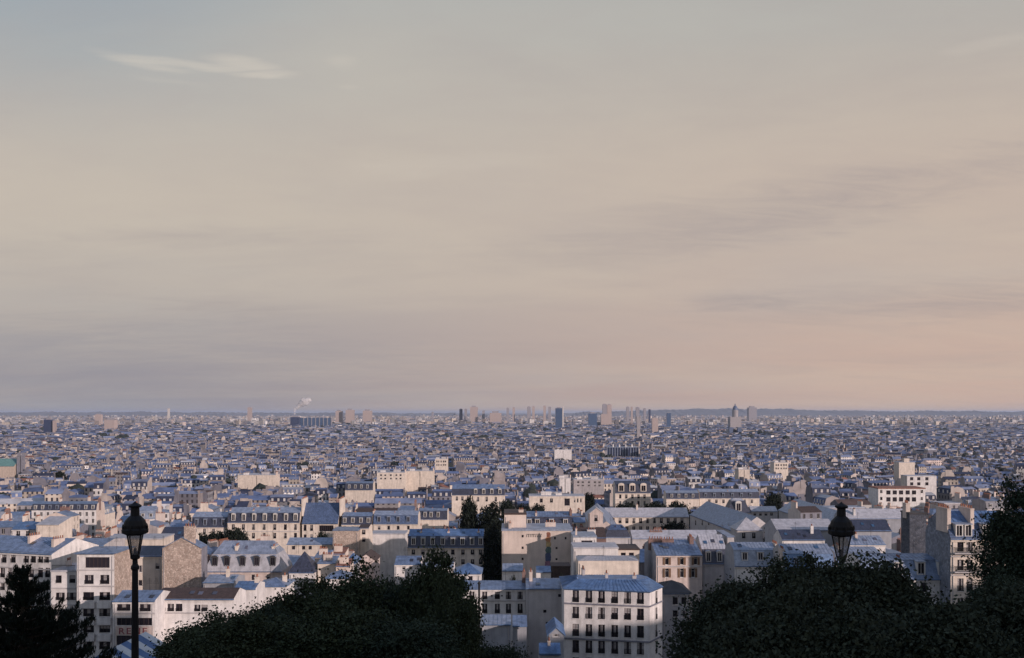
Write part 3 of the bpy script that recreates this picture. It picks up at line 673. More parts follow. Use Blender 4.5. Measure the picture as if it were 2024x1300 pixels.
    house('terrace_house', 'small cream terrace block with dark openings beside the grey gable end', 1222, 1264, 1087, 218, kind='flat', D=8, wall='plaster_cream', roof='tile_brown', wins=[((1232, 1248), ((1092, 1099),), 1.1, 'shop')], vis=1104, cornice=False)
    house('brown_roof_house', 'low dark brown roofed house with a white dormer gable behind the terraces', 1143, 1198, 1062, 250, kind='gable', D=9, ytop=1042, wall='brick', roof='tile_brown', vis=1062, chim=[(1170, 2, 2.2, 1.2, .6, 3, 'plaster_white')])
    house('blank_wall_house', 'long cream blank wall block just behind the corner block roof', 1143, 1262, 1108, 197, kind='hip', D=7, hr=.5, hip_in=2, wall='plaster_cream', roof='zinc_white', vis=1138, cornice=False, o=.1, gutter=False)
    house('shuttered_house', 'pinkish house with brown shutters, blue zinc roof and left gable greyed for its shade', 1297, 1388, 1096, 213, kind='gable', D=19, ytop=1066, roof='zinc', wall='plaster_pink', side_l='plaster_bluegrey',  # left gable takes a greyer plaster in place of its shade
          wins=[((1318, 1347.5, 1375), ((1099, 1116),), .75, 'shutter'), ((1318, 1347.5, 1370), ((1123, 1141),), .8, 'shutter')], belts=(1119,), vis=1160, chim=[(1305, 8, 3, .8, 1.3, 5, 'brick'), (1330, 8, 3, .8, 1.2, 5, 'brick'), (1378, 8, .9, 3, 1.8, 4, 'brick')])
    house('slate_dormer_house', 'small dark slate house with two white dormers and pale upper roof with skylights', 1389, 1438, 1113, 222, kind='mansard', D=12, hl_px=1085, ytop=1056, ins=1.3, roof='slate', top='zinc_white', wall='plaster_grey', dorm=((1400.5, 1422.5), (1091, 1110), 1.25, 'arch'), vis=1125)
    house('party_wall_house', 'narrow grey party wall with vertical pipes right of the small slate house', 1438, 1451, 1062, 226, kind='flat', D=12, wall='plaster_grey', roof='zinc', vis=1120, cornice=False)
    house('dark_roof_house', 'low house with black roof and grey window wall beneath the corner block', 1310, 1362, 1172, 188, kind='hip', D=10, ytop=1146, roof='tar', wall='plaster_bluegrey', wins=[((1335, 1352), ((1180, 1195), (1206, 1220)), 1.1, FW)], vis=1240, o=.6)
    house('pale_mansard_house', 'pale blue zinc mansard house with two dormers above the dark shrub', 1452, 1539, 1118, 206, kind='mansard', D=10, hl_px=1087, ytop=1071, roof='zinc_pale', top='zinc_pale', wall='plaster_white', side_l='plaster_bluegrey', dorm=((1473, 1504), (1091, 1108), 1.3, 'flat', 'plaster_white'), vis=1140, chim=[(1541, 4, .7, 3.5, 2.0, 6), (1490, 5, .8, .8, 1.4, 2, 'brick'), (1510, 5, .8, .8, 1.2, 2, 'brick')])
    house('blue_mansard_house', 'deep blue zinc mansard house with a pale upper roof above the shrub', 1551, 1650, 1128, 198, kind='mansard', D=10, hl_px=1094, ytop=1074, roof='zinc_blue', top='zinc_pale', wall='plaster_grey', dorm=((1575, 1600), (1104, 1119), 1.0, 'flat', 'zinc_pale'), vis=1150, chim=[(1577, 5, .9, .6, 1.0, 2, 'plaster_cream'), (1553, 3, .6, 2.4, 1.6, 4)])
    house('blue_mansard_house', 'low blue zinc roof with white chimney behind the right lamp', 1653, 1745, 1110, 206, kind='mansard', D=10, hl_px=1092, ytop=1080, roof='zinc', top='zinc_pale', wall='plaster_grey', vis=1130, chim=[(1668, 4, .6, 2.0, 1.6, 3)])

    # --- right edge
    house('white_dormer_mansard_house', 'zinc blue mansard house with three white framed dormers below the grey stone wall', 1705, 1882, 1144, 160, kind='mansard', D=10, hl_px=1106, ytop=1094, ins=1.4, roof='zinc', top='zinc', wall='plaster_white',
          dorm=((1777, 1822, 1864), (1111, 1136), 1.35, 'flat'), wins=[((1778, 1826, 1866), ((1147, 1170),), 1.0, DW), ((1778, 1826, 1866), ((1182, 1205),), 1.0, DW)], belts=(1175,), vis=1210, chim=[(1789, 3, .6, 1.6, 1.2, 3)])
    house('ivy_wall_house', 'dark blank brick gable wall left of the grey rubble wall', 1798, 1831, 1016, 180, kind='flat', D=4, wall='rubble_dark', roof='tar', vis=1094, cornice=False, chim=[(1800, 2, .8, 1.6, 1.5, 3)])
    r, sx, sz, L, H = house('balcony_apartment_house', 'tall cream apartment house with dark iron balconies and blue mansard by the right tree', 1879, 2000, 1064, 156, kind='mansard', D=9.5, hl_px=1034, ytop=1009, ins=1.5, roof='slate_blue', top='zinc_blue', wall='plaster_cream', side_l='rubble_grey',
          dorm=((1897, 1915, 1950, 1980), (1037, 1060), 1.25, 'flat'), wins=[((1898.5, 1916.5, 1950, 1975), ((1070, 1090), (1106, 1127), (1143, 1168), (1182, 1206)), 1.0, DW)], belts=(1099, 1136), vis=1210, chim=[(1881, 3, .6, 4.2, 2.6, 6), (1927, 3, .6, 4.2, 2.6, 6)])
    for yy in (1091.5, 1128.5):
        z = sz(yy, 0); m = MB(); m.box(.3, L - .3, -.9, -.004, z - .18, z, 0); m.box(.3, L - .3, -.9, -.85, z + .85, z + .92, 1)
        for k in range(int((L - .6) / .18)): m.box(.32 + k * .18, .36 + k * .18, -.89, -.86, z, z + .85, 1)
        for k in range(2): m.box((.3, L - .35)[k], (.35, L - .3)[k], -.85, -.05, z + .85, z + .92, 1)
        m.build('balcony', ['plaster_grey', 'iron'], r)

    # --- left edge
    r, sx, sz, L, H = house('modern_apartment_house', 'white modern apartment house with a wide penthouse window and blue flat roof', 152, 226, 1093, 178, kind='hip', D=8.6, ytop=1083, roof='zinc', wall='plaster_white', side_r='rubble_pink', hip_in=3,
          wins=[((192.5,), ((1101, 1122),), 4.5, 'shop'), ((176, 207), ((1136, 1154),), 1.7, DW), ((175, 207), ((1170, 1186), (1203, 1218), (1236, 1250), (1268, 1283)), 2.0, DW)], belts=(1126, 1158, 1190, 1223, 1256), vis=1290, cornice=False, o=.6, cat='house')
    for c in (175, 207):                   # shallow bays under the penthouse
        s = sx(c); m = MB()
        for (ya, yb) in ((1188, 1201), (1220, 1234), (1252, 1266)):
            m.box(s - 1.25, s + 1.25, -.55, -.004, sz(yb, s), sz(ya, s), 0)
        m.build('bay_balcony', 'plaster_white', r)
    r, sx, sz, L, H = house('modern_apartment_house', 'lower white apartment wing with a dark roof terrace left of the penthouse block', 101, 150.5, 1130, 181, kind='flat', D=9, wall='plaster_white', roof='zinc_white',
          wins=[((116, 143), ((1137, 1152),), 1.1, DW), ((119, 141), ((1171, 1186), (1204, 1218), (1237, 1252), (1269, 1284)), 1.7, DW)], belts=(1162, 1195, 1228), vis=1290, cornice=False, chim=[(112, 5, .5, 1.6, 1.0, 3)])
    m = MB()
    for k in range(26): m.box(.1 + k * .17, .14 + k * .17, .15, .18, H + .2, H + 1.2, 0)
    m.box(.1, 4.5, .14, .19, H + 1.2, H + 1.27, 0); m.build('terrace_railing', 'iron', r)
    house('zinc_roof_apartment_house', 'long pale apartment house with blue zinc roof behind the dark pine', -70, 103, 1086, 192, 186, kind='mansard', D=13, hl_px=1084.5, hr=2.1, ins=.3, roof='zinc', top='zinc', wall='plaster_white',
          wins=[((-20, 8, 26, 52, 66, 80, 92), ((1092, 1112),), 1.2, DW), ((-20, 5, 20, 42, 62, 80, 94), ((1122, 1141), (1150, 1166), (1180, 1196), (1210, 1226)), 1.15, DW)], belts=(1116, 1146), vis=1240, chim=[(30, 5, .6, 3, 1.5, 5), (85, 4, .6, 3, 1.2, 5)])
    house('zinc_roof_house', 'blue zinc ridge stretching behind the penthouse block', 103, 205, 1077, 200, kind='gable', D=11, ytop=1064, roof='zinc', wall='plaster_grey', vis=1084, wins=[((118, 135, 150), ((1080, 1092),), 1.0, FW)], chim=[(140, 4, .6, 3, 1, 4)])
    house('blue_roof_house', 'small white house with blue roof and two red curtained windows', 23, 70, 1045, 272, kind='gable', D=9, ytop=1031, roof='zinc_blue', wall='plaster_white', wins=[((36, 55), ((1047, 1061),), 1.1, DW)], vis=1066)
    house('party_wall_house', 'sunlit cream sloping party wall beside the small blue roofed house', 72, 117, 1036, 268, kind='shed', D=8, hr=1.4, wall='plaster_cream', roof='zinc_white', vis=1072, cornice=False, gutter=False)
    house('flat_roof_house', 'low cream flat roofed block behind the left lamp', 208, 318, 1066, 232, kind='flat', D=9, wall='plaster_cream', roof='zinc_white', vis=1080, cornice=False)
    house('dark_slate_house', 'black slate gabled roof behind the left street lamp', 306, 366, 1069, 248, kind='gable', D=11, ytop=1041, roof='slate', wall='plaster_cream', vis=1070, cornice=False, chim=[(308, 4, .6, 4, 1.5, 5, 'plaster_cream')])
    house('slate_roof_house', 'cream house with dark slate roof between the two rubble gable walls', 263, 319.5, 1098, 206, kind='gable', D=10, ytop=1078, roof='slate', wall='plaster_cream', wins=[((277,), ((1117, 1131), (1146, 1158)), .9, FW), ((311,), ((1113, 1125),), .9, FW)], vis=1166)
    house('rubble_gable_house', 'tall windowless pinkish rubble gable wall with a chimney upstand', 321, 398, 1082, 200, kind='gable_y', D=4, ytop=1061, roof='zinc', wall='rubble_pink', side_r='plaster_dark', vis=1164, cornice=False, chim=[(374, .5, 2.2, .9, 4.0, 4, 'rubble_pink')], o=.05)  # dark plaster on the right side stands for its shade
    r, sx, sz, L, H = house('shop_house', 'white shop building with red lettered signboard and blue zinc roof behind the left lamp', 223, 306, 1187, 166, kind='gable', D=8.5, ytop=1166, roof='zinc', wall='plaster_white',
          wins=[((244.5,), ((1191.5, 1207),), 2.3, DW), ((287,), ((1192.5, 1208),), 1.9, DW), ((266,), ((1221, 1236),), 6.2, 'shop'), ((262,), ((1256, 1275),), 5.6, 'shop')], belts=(1211.5,), vis=1300)
    m = MB(); x0, x1 = sx(229), sx(303); z0, z1 = sz(1254.5, x0), sz(1237.5, x0); m.box(x0, x1, -.10, -.004, z0, z1, 0); sb = m.build('signboard', 'plaster_pink', r)
    cu = bpy.data.curves.new('lettering', 'FONT'); cu.body = 'RENE'; cu.size = 1.62; cu.extrude = .03; cu.space_character = 1.25
    to = bpy.data.objects.new('lettering', cu); col.objects.link(to); bpy.context.view_layer.update()
    me = bpy.data.meshes.new_from_object(to.evaluated_get(bpy.context.evaluated_depsgraph_get())); bpy.data.objects.remove(to)
    me.materials.clear(); me.materials.append(M['sign_red'])
    lt = link('lettering', me, sb, (sx(234.5), -.135, z0 + .18)); lt.rotation_euler = (R(90), 0, 0); lt.scale = (1.12, .95, 1)
    house('brown_roof_house', 'long white house with dark brown tiled roof beside the shop building', 307, 462, 1183, 171, kind='gable', D=8, ytop=1161, roof='tile_brown', wall='plaster_white', wins=[((320.5, 337.5, 354), ((1193, 1208),), 1.15, DW), ((390, 404), ((1195, 1208),), 1.1, DW)], belts=(1211,), vis=1270)

    # striped awning: every canvas strip its own piece
    T = world_pt(288, 1248, 160); Lf = world_pt(140, 1322, 141); sv = Vector((6.4, -1.2, -2.9))
    root = empty('striped_awning', (T.x, T.y, world_pt(288, 1248, 160).z - 4.5), 0, 'blue and white striped canvas awning in front of the shop building', 'awning')
    org = Vector(root.location); n = 11; nrm = (Lf - T).cross(sv).normalized(); nrm = nrm if nrm.z > 0 else -nrm
    for k in range(n):
        a, b = T.lerp(Lf, k / n) - org, T.lerp(Lf, (k + .985) / n) - org; sag = nrm * -.16; m = MB()
        rows = [a, a + sv * .5 + sag, a + sv, b, b + sv * .5 + sag, b + sv]
        m.v = [tuple(p) for p in rows] + [tuple(p - nrm * .03) for p in rows] + [tuple(a + sv - Vector((0, 0, .45))), tuple(b + sv - Vector((0, 0, .45)))]
        m.f = [(0, 1, 4, 3), (1, 2, 5, 4), (6, 9, 10, 7), (7, 10, 11, 8), (0, 3, 9, 6), (2, 12, 13, 5), (0, 6, 7, 1), (1, 7, 8, 2), (3, 4, 10, 9), (4, 5, 11, 10)]; m.m = [0] * 10
        m.build('canvas_strip', 'canvas_white' if k % 2 == 0 else 'canvas_blue', root)
    for q_ in (T, Lf, T + sv, Lf + sv):
        p = q_ - org; m = MB(); m.tube([(p.x, p.y, p.z - 6.5), (p.x, p.y, p.z - .05)], [.06, .06], 6); m.build('post', 'iron', root)

    # --- middle distance, left
    house('pale_zinc_mansard_house', 'pale zinc mansard house with five dark framed dormers and two blue roof panels', 403, 557, 1129, 226, kind='mansard', D=11, hl_px=1095, ytop=1068, ins=1.6, roof='zinc_white', top='zinc_pale', wall='plaster_pink', hipped=True,
          dorm=((423, 447, 478, 506, 538), (1101, 1119), 1.3, 'arch', 'tar'), wins=[((410, 440, 470, 500, 530), ((1135, 1147),), .9, FW)], vis=1145, chim=[(461, 5, .7, 5, 2.2, 6, 'plaster_cream'), (534, 5, .8, 4, 2.0, 6, 'plaster_cream')])
    house('grey_roof_house', 'low grey zinc roof right of the pink rubble gable', 402, 462, 1150, 192, kind='gable', D=8, ytop=1135, roof='zinc_pale', wall='plaster_bluegrey', vis=1158, cornice=False, chim=[(442, 3, .6, .9, 1.6, 2, 'plaster_cream')])
    house('blue_roof_house', 'small blue zinc roof with cream chimney next to the treetops', 462, 505, 1163, 184, kind='gable', D=7, ytop=1148, roof='zinc_blue', wall='plaster_white', vis=1172, cornice=False, chim=[(500, 3, .8, .8, 1.2, 2, 'plaster_cream')])
    house('blue_roof_house', 'bright blue zinc roof cluster just above the treetops', 507, 566, 1158, 194, kind='hip', D=7, ytop=1141, roof='zinc', wall='plaster_white', vis=1166, cornice=False, chim=[(556, 3, .8, .8, 1.0, 2, 'plaster_cream')])
    house('slate_pyramid_house', 'dark navy slate pyramid roof standing among low chimneys', 572, 621, 1131, 220, kind='hip', D=6, ytop=1089, roof='slate', wall='plaster_white', vis=1145, hip_in=9)
    for i, (a, b, ye, Y, wl) in enumerate(((622, 650, 1100, 232, 'plaster_pink'), (651, 681, 1094, 238, 'party_wall'), (628, 662, 1112, 222, 'plaster_cream'), (664, 690, 1118, 218, 'party_wall'))):
        house('chimney_wall_house', ('small pink walled house in the jumble right of the navy pyramid', 'small tan walled house under the pinkish rubble block', 'small cream walled house just below the pink walled jumble', 'small tan walled house touching the treetops')[i], a, b, ye, Y, kind='shed', D=6, hr=.8, wall=wl, roof='tile_red' if i % 2 else 'zinc', vis=ye + 10, cornice=False, chim=[((a + b) / 2, 2, 2.0, .6, 1.2, 5), (a + 5, 4, .5, 1.6, 1.0, 3)])
    house('blue_roof_house', 'deep blue hipped roof beside the jumble of small tan walls', 684, 704, 1112, 226, kind='hip', D=6, ytop=1092, roof='zinc_blue', wall='plaster_bluegrey', vis=1122, cornice=False)
    house('blue_roof_house', 'pale blue zinc roof touching the top of the tree mass', 645, 690, 1142, 205, kind='hip', D=6, ytop=1126, roof='zinc', wall='plaster_white', vis=1150, cornice=False)
    house('tan_gable_house', 'pinkish tan gable wall house right of the deep blue hipped roof', 706, 742, 1106, 232, kind='gable_y', D=8, ytop=1094, roof='tile_brown', wall='plaster_pink', vis=1120, cornice=False)
    house('blue_roof_house', 'white house with a level blue roof beneath the navy mansard', 780, 831, 1114, 224, kind='gable', D=7, ytop=1098, roof='zinc', wall='plaster_white', wins=[((798, 812), ((1118, 1126),), .8, FW)], vis=1130)
    house('navy_mansard_house', 'long cream house with navy slate mansard and eight pale dormers', 806, 956, 1081, 270, kind='mansard', D=11, hl_px=1059, ytop=1045, ins=1.3, roof='slate', top='zinc_blue', wall='plaster_cream',
          dorm=((817, 836, 855, 875, 895, 914, 933, 950), (1063, 1077), 1.25, 'flat'), wins=[((817, 836, 856, 876, 895, 915, 934, 950), ((1086, 1096), (1105, 1115)), .95, DW)], vis=1120, chim=[(830, 5, .6, 4, 1.6, 6), (885, 5, .6, 4, 1.6, 6), (945, 5, .6, 4, 1.6, 6)])
    house('blue_hip_house', 'small white house with bright blue hipped roof below the navy mansard', 898, 950, 1133, 202, kind='hip', D=7, ytop=1112, roof='zinc_blue', wall='plaster_white', wins=[((915, 930), ((1138, 1148),), .9, FW)], vis=1150)
    house('low_white_house', 'low white house strip between the level blue roof and the treetops', 833, 896, 1120, 220, kind='gable', D=6, ytop=1110, roof='zinc_pale', wall='plaster_white', vis=1135, cornice=False)
    house('low_roof_house', 'low pale zinc roofed range with dark openings below the street terrace', 567, 657, 1075, 290, kind='gable', D=8, ytop=1062, roof='zinc_pale', wall='plaster_cream', wins=[((580, 600, 613, 640), ((1078, 1086),), 1.0, 'shop')], vis=1088)
    house('rubble_block_house', 'square pinkish rubble party wall in front of the street terrace', 658, 708, 1049, 286, kind='flat', D=8, wall='rubble_pink', roof='zinc', vis=1082, cornice=False)
    house('narrow_house', 'narrow cream house with one brown window column beside the rubble block', 709, 729, 1043, 290, kind='gable', D=8, ytop=1036, wall='plaster_cream', roof='tile_brown', wins=[((719,), ((1047, 1056), (1062, 1071)), 1.0, DW)], vis=1080)
    house('low_white_house', 'white low block behind the small trees of the terrace', 732, 800, 1056, 300, kind='flat', D=8, wall='plaster_white', roof='zinc_white', vis=1070, cornice=False)
    # street terrace
    house('terrace_mansard_house', 'slate mansard terrace house with grey top next to the small round tree', 378, 448, 1041, 352, kind='mansard', D=10, hl_px=1022, ytop=1011, roof='slate', top='zinc_pale', wall='plaster_cream', dorm=((388, 405, 424, 441), (1026, 1038), 1.2, 'flat', 'zinc_pale'), wins=[((386, 404, 422), ((1045, 1056),), 1.0, DW)], vis=1064, chim=[(400, 5, .5, 4, 1.4, 5), (447, 5, .5, 4, 1.8, 6)])
    house('terrace_mansard_house', 'long cream terrace house with slate mansard and seven white dormers', 450, 592, 1032, 350, kind='mansard', D=11, hl_px=1013, ytop=1002, roof='slate', top='zinc_pale', wall='plaster_cream',
          dorm=((461, 481.5, 502, 523, 543.5, 565, 584), (1016, 1029), 1.35, 'arch'), wins=[((461, 481, 501, 522, 543, 564, 584), ((1036, 1047), (1053, 1064)), 1.05, DW)], belts=(1050,), vis=1066, chim=[(451, 5, .5, 5, 1.6, 6), (497, 5, .5, 5, 1.6, 6), (548, 5, .5, 5, 1.6, 6)])
    house('big_slate_roof_house', 'house with one tall blue slate roof between cream gable upstands', 597, 668, 1033, 350, kind='gable', D=13, ytop=993, roof='slate_blue', wall='plaster_cream', wins=[((603, 616), ((1037, 1049), (1056, 1066)), 1.0, DW), ((645,), ((1038, 1050),), 5.2, 'shop')], vis=1070,
          chim=[(595.5, 6, .7, 8, 5.0, 8, 'plaster_cream'), (671, 6, .7, 8, 5.0, 8, 'plaster_cream')])
    house('terrace_mansard_house', 'terrace house with black slate mansard and four pale dormers right of the tall blue roof', 675, 735, 1036, 350, kind='mansard', D=10, hl_px=1020, ytop=1012, roof='slate', top='zinc', wall='plaster_cream', dorm=((681, 697, 713, 728), (1023, 1033), 1.15, 'flat'), wins=[((681, 697, 713, 728), ((1040, 1049),), 1.0, DW)], vis=1050, chim=[(736, 5, .5, 4, 2.4, 6)])
    house('terrace_mansard_house', 'terrace house with faded blue slate mansard at the far end of the street terrace', 738, 826, 1035, 350, kind='mansard', D=10, hl_px=1018, ytop=1009, roof='slate_blue', top='zinc_pale', wall='plaster_cream', dorm=((749, 768, 787, 807), (1021, 1032), 1.2, 'flat', 'zinc_pale'), wins=[((749, 768, 787, 807), ((1039, 1047), (1055, 1064)), 1.0, FW)], vis=1066, chim=[(778, 5, .5, 4, 1.4, 5)])
    house('dark_mansard_house', 'short dark slate mansard house above the street terrace end', 826, 884, 1026, 400, kind='mansard', D=10, hl_px=1009, ytop=1004, roof='slate', top='zinc', wall='plaster_cream', dorm=((840, 852, 866), (1012, 1022), 1.2, 'flat'), vis=1034, chim=[(828, 4, .5, 4, 1.2, 5)])

    # --- school ranges, middle right
    house('school_range', 'long pale roofed school range with two rows of arched dark windows', 1198, 1362, 1021, 418, kind='gable', D=12, ytop=1003, roof='zinc_white', wall='plaster_cream',
          wins=[([1212 + 13.6 * k for k in range(11)], ((1024, 1034), (1040, 1048)), 1.3, DW)], belts=(1037,), vis=1050, chim=[(1262, 5, .8, .8, 3.0, 2)])
    house('school_wing', 'long blue zinc school wing running towards the hill from the arched range', 1364, 1457, 1016, 414, 352, kind='gable', D=15, hr=5.6, roof='zinc', wall='plaster_grey', wins=[([1375, 1388, 1401, 1414, 1427, 1440], ((1028, 1038),), 1.3, DW)], vis=1060)
    house('school_wing', 'left blue zinc school wing ending at the slate pavilion', 1226, 1203, 1052, 345, 414, kind='gable', D=10, hr=4.0, roof='zinc', wall='plaster_pink', vis=1060)
    house('end_pavilion', 'white pyramid roofed end pavilion of the right school wing', 1456, 1506, 1047, 340, kind='hip', D=9, ytop=1022, roof='zinc_white', wall='plaster_grey', wins=[((1470, 1490), ((1053, 1064),), 1.2, DW)], vis=1074, hip_in=4.4)
    house('slate_pavilion', 'slate pyramid roofed pavilion before the arched school range', 1196, 1246, 1061, 292, kind='mansard', D=8, hl_px=1047, ytop=1036, ins=.8, roof='slate', top='slate_blue', wall='plaster_grey', hipped=True, vis=1068)
    house('front_school_range', 'low whitish roofed school range in front of the arched range', 1250, 1432, 1064, 300, kind='gable', D=10, ytop=1047, roof='zinc_white', wall='plaster_grey', vis=1072, chim=[(1300, 4, 4, .8, .8, 5, 'brick')])
    house('pink_gable_house', 'narrow pink gable house left of the slate pavilion', 1166, 1192, 1013, 300, kind='gable_y', D=8, ytop=1003, roof='zinc_white', wall='plaster_pink', wins=[((1178,), ((1018, 1030),), 1.0, DW)], vis=1040, cornice=False)
    house('domed_pavilion', 'steep slate pavilion roof with one large arched dormer', 1438, 1484, 1013, 430, kind='mansard', D=9, hl_px=989, ytop=984, ins=2.2, roof='slate', top='zinc_white', wall='plaster_cream', hipped=True, dorm=((1460,), (993, 1010), 2.6, 'arch'), vis=1020)
    house('school_range', 'short pale range joining the domed pavilion to the far wing', 1485, 1537, 1010, 432, kind='gable', D=8, ytop=1000, roof='zinc_white', wall='plaster_grey', wins=[([1492, 1503, 1514, 1525], ((1013, 1019),), 1.2, DW)], vis=1024)
    house('school_wing', 'far blue zinc wing running towards the right lamp', 1539, 1660, 1007, 428, 352, kind='gable', D=15, hr=5.0, roof='zinc_pale', wall='plaster_grey', vis=1030)
    house('hall_roof_house', 'large hall with whitish hipped roof left of the right lamp', 1535, 1652, 1047, 300, kind='gable', D=14, ytop=1025, roof='zinc_white', wall='plaster_bluegrey', vis=1050, cornice=False)
    house('dark_slate_house', 'dark slate roof with white gable end in front of the whitish hall', 1546, 1630, 1066, 268, kind='gable', D=9, ytop=1046, roof='slate', wall='plaster_white', vis=1072, cornice=False, chim=[(1611, 3, .8, .8, 2.2, 2, 'plaster_white')])
    house('pale_range_house', 'pale zinc range with a row of white windows right of the right lamp', 1668, 1795, 1024, 330, kind='gable', D=10, ytop=1005, roof='zinc_white', wall='plaster_bluegrey', wins=[((1700, 1712, 1724, 1736, 1750), ((1028, 1036),), 1.4, FW)], vis=1040, chim=[(1692, 2, .7, 1.2, 1.4, 3, 'plaster_white')])
    house('dark_slate_house', 'wide black slate roof right of the right lamp', 1672, 1762, 1048, 286, kind='gable', D=9, ytop=1026, roof='slate', wall='plaster_bluegrey', vis=1055, cornice=False)
    house('grey_house', 'grey pitched cottage with white gables below the black slate roof', 1680, 1750, 1075, 240, kind='gable', D=8, ytop=1058, roof='zinc_pale', wall='plaster_white', vis=1086, chim=[(1700, 3, .6, .9, 1.2, 2)])
    # --- farther landmarks in the roofscape
    house('cream_villa', 'sunlit cream flat topped house with rooftop boxes behind dark treetops', 1046, 1156, 981, 470, kind='flat', D=13, wall='plaster_cream', roof='zinc_white', wins=[((1070, 1090), ((985, 993),), 1.4, DW), ((1121,), ((985, 999),), 2.6, 'shop'), ((1136, 1142, 1148), ((985, 993),), .7, FW)], vis=1004, chim=[(1080, 5, 5, 3, 1.6, 0, 'plaster_white'), (1105, 5, 3, 3, .9, 0, 'plaster_white')])
    house('white_dormer_house', 'cream house with zinc roof and four round white dormers behind the tall dark tree', 893, 998, 978, 484, kind='mansard', D=11, hl_px=966, ytop=957, roof='slate', top='zinc', wall='plaster_cream', dorm=((940, 956, 972, 988), (967, 976), 1.6, 'arch'), wins=[((903, 914, 925), ((968 + 13, 989),), 1.1, DW), ((945, 962, 980), ((982, 991),), 1.1, DW)], vis=996, chim=[(985, 3, 1.5, 2, 1, 3, 'plaster_cream')])
    house('ornate_house', 'ornate cream house with three large pale dormers and dark balcony line', 1216, 1286, 974, 520, kind='mansard', D=12, hl_px=957, ytop=950, roof='slate', top='slate', wall='plaster_cream', dorm=((1228, 1250, 1272), (958, 971), 3.2, 'arch', 'plaster_cream'), wins=[((1226, 1238, 1250, 1262, 1274), ((977, 985), (990, 998)), 1.2, DW)], belts=(987,), vis=998)
    house('slate_row_house', 'slate mansard row house with cream wall right of the ornate house', 1317, 1382, 985, 500, kind='mansard', D=10, hl_px=974, ytop=969, roof='slate', top='zinc_pale', wall='plaster_cream', dorm=((1328, 1342, 1356, 1370), (976, 983), 1.2, 'flat'), vis=994)
    house('slate_row_house', 'long slate mansard row house with pale zinc top behind the school', 1383, 1501, 984, 505, kind='mansard', D=10, hl_px=972, ytop=966, roof='slate', top='zinc_pale', wall='plaster_cream', dorm=((1395, 1412, 1430, 1448, 1466, 1484), (975, 982), 1.2, 'flat', 'zinc_pale'), wins=[([1402 + 14 * k for k in range(7)], ((987, 994),), 1.2, DW)], vis=998, chim=[(1440, 4, .5, 4, 1.2, 5)])
    house('modern_school_block', 'white modern block with two rows of wide dark windows and red edged roof', 1736, 1829, 966, 500, kind='flat', D=14, wall='plaster_white', roof='tile_red', hr=.5, wins=[((1756, 1768.5, 1781, 1794, 1806.5), ((969, 977), (982.5, 991)), 2.2, 'shop'), ((1742, 1822), ((968, 974), (982, 988)), 1.2, DW)], vis=996, cornice=False)
    house('modern_white_block', 'white block with cream end wall standing behind the red edged block', 1793, 1851, 941, 600, kind='flat', D=10, wall='plaster_white', roof='zinc_white', side_l='plaster_cream', wins=[((1802, 1816, 1832), ((943, 949), (953, 959)), 2.0, 'shop')], vis=962, cornice=False)
    house('cream_tower_block', 'sunlit cream blank block with a small rooftop turret far right', 1777, 1808, 914, 880, kind='flat', D=12, wall='plaster_cream', roof='zinc_white', vis=930, cornice=False, chim=[(1794, 4, 5, 4, 3.2, 0, 'plaster_cream')])
    for (a, b, ye, Y, vb, lb) in ((470, 544, 939, 720, 960, 'large sunlit cream blank wall block with a dark seam among far roofs'), (745, 800, 934, 700, 955, 'sunlit cream flat topped block with a few small windows'), (804, 856, 931, 715, 951, 'sunlit cream block with long parapets right of another cream block'),
                                  (1096, 1130, 889, 1500, 905, 'bright white wall with a dark seam far off in the city centre'), (1530, 1558, 914, 930, 926, 'pale square block with windows rising from the grey roofs behind the school'), (1460, 1482, 928, 800, 940, 'small sunlit yellow block among the grey roofs'), 
                                  (1106, 1128, 945, 640, 958, 'white square end wall behind the cream villa'), (1134, 1194, 948, 650, 960, 'long grey brown block with two rows of windows beside the white square wall'), (860, 884, 907, 1000, 916, 'low cream block with windows in the middle of the roofs')):
        house('cream_block', lb, a, b, ye, Y, kind='flat', D=14, wall='plaster_stone' if 'brown' in lb else ('plaster_pink' if 'pink' in lb else ('plaster_white' if 'white' in lb else 'plaster_cream')), roof='zinc_white', vis=vb, cornice=False,
              wins=[([a + (b - a) * t for t in (.15, .3, .5, .7, .85)], ((ye + 3, ye + 6.5), (ye + 10, ye + 13)), 1.3, DW)] if 'window' in lb else [([a + (b - a) * .5], ((ye + 1, ye + 30),), .4, 'hole')], cat='block',
              chim=[(a + (b - a) * .2, 3, 3.5, 3, 1.2, 0, 'plaster_white'), (a + (b - a) * .7, 5, 5, 3, 1.6, 0, 'plaster_grey'), (b, 5, .6, 5, 1.6, 6)])
    house('slate_row_house', 'dark slate mansard house with a long cream wall band in the far roofs', 682, 737, 968, 560, kind='mansard', D=10, hl_px=955, ytop=951, roof='slate', top='zinc', wall='plaster_cream', dorm=((690, 702, 714, 726), (958, 965), 1.3, 'flat'), vis=985)
    r, sx, sz, L, H = house('green_roof_church', 'church with a pale green pedimented roof and brown walls at the far left', -45, 28, 921, 1000, kind='gable', D=24, ytop=906, roof='copper_green', wall='plaster_tan', vis=940, cornice=False, cat='church')
    for s in (34, 42):
        x = sx(s); m = MB(); m.box(x - 1.5, x + 1.5, 2, 5, 0, H + 10, 0); m.box(x - 1.8, x + 1.8, 1.7, 5.3, H + 10, H + 10.8, 0); m.box(x - 1.1, x + 1.1, 2.4, 4.6, H + 10.8, H + 14, 0); m.build('tower', 'plaster_dark', r)
    # the big museum with blue pipes
    r, sx, sz, L, H = house('museum_block', 'blue framed museum block with pale roof ducts in the far city centre', 1200, 1262, 884, 1900, kind='flat', D=40, wall='tower_navy', roof='zinc_pale', vis=900, cornice=False, cat='museum')
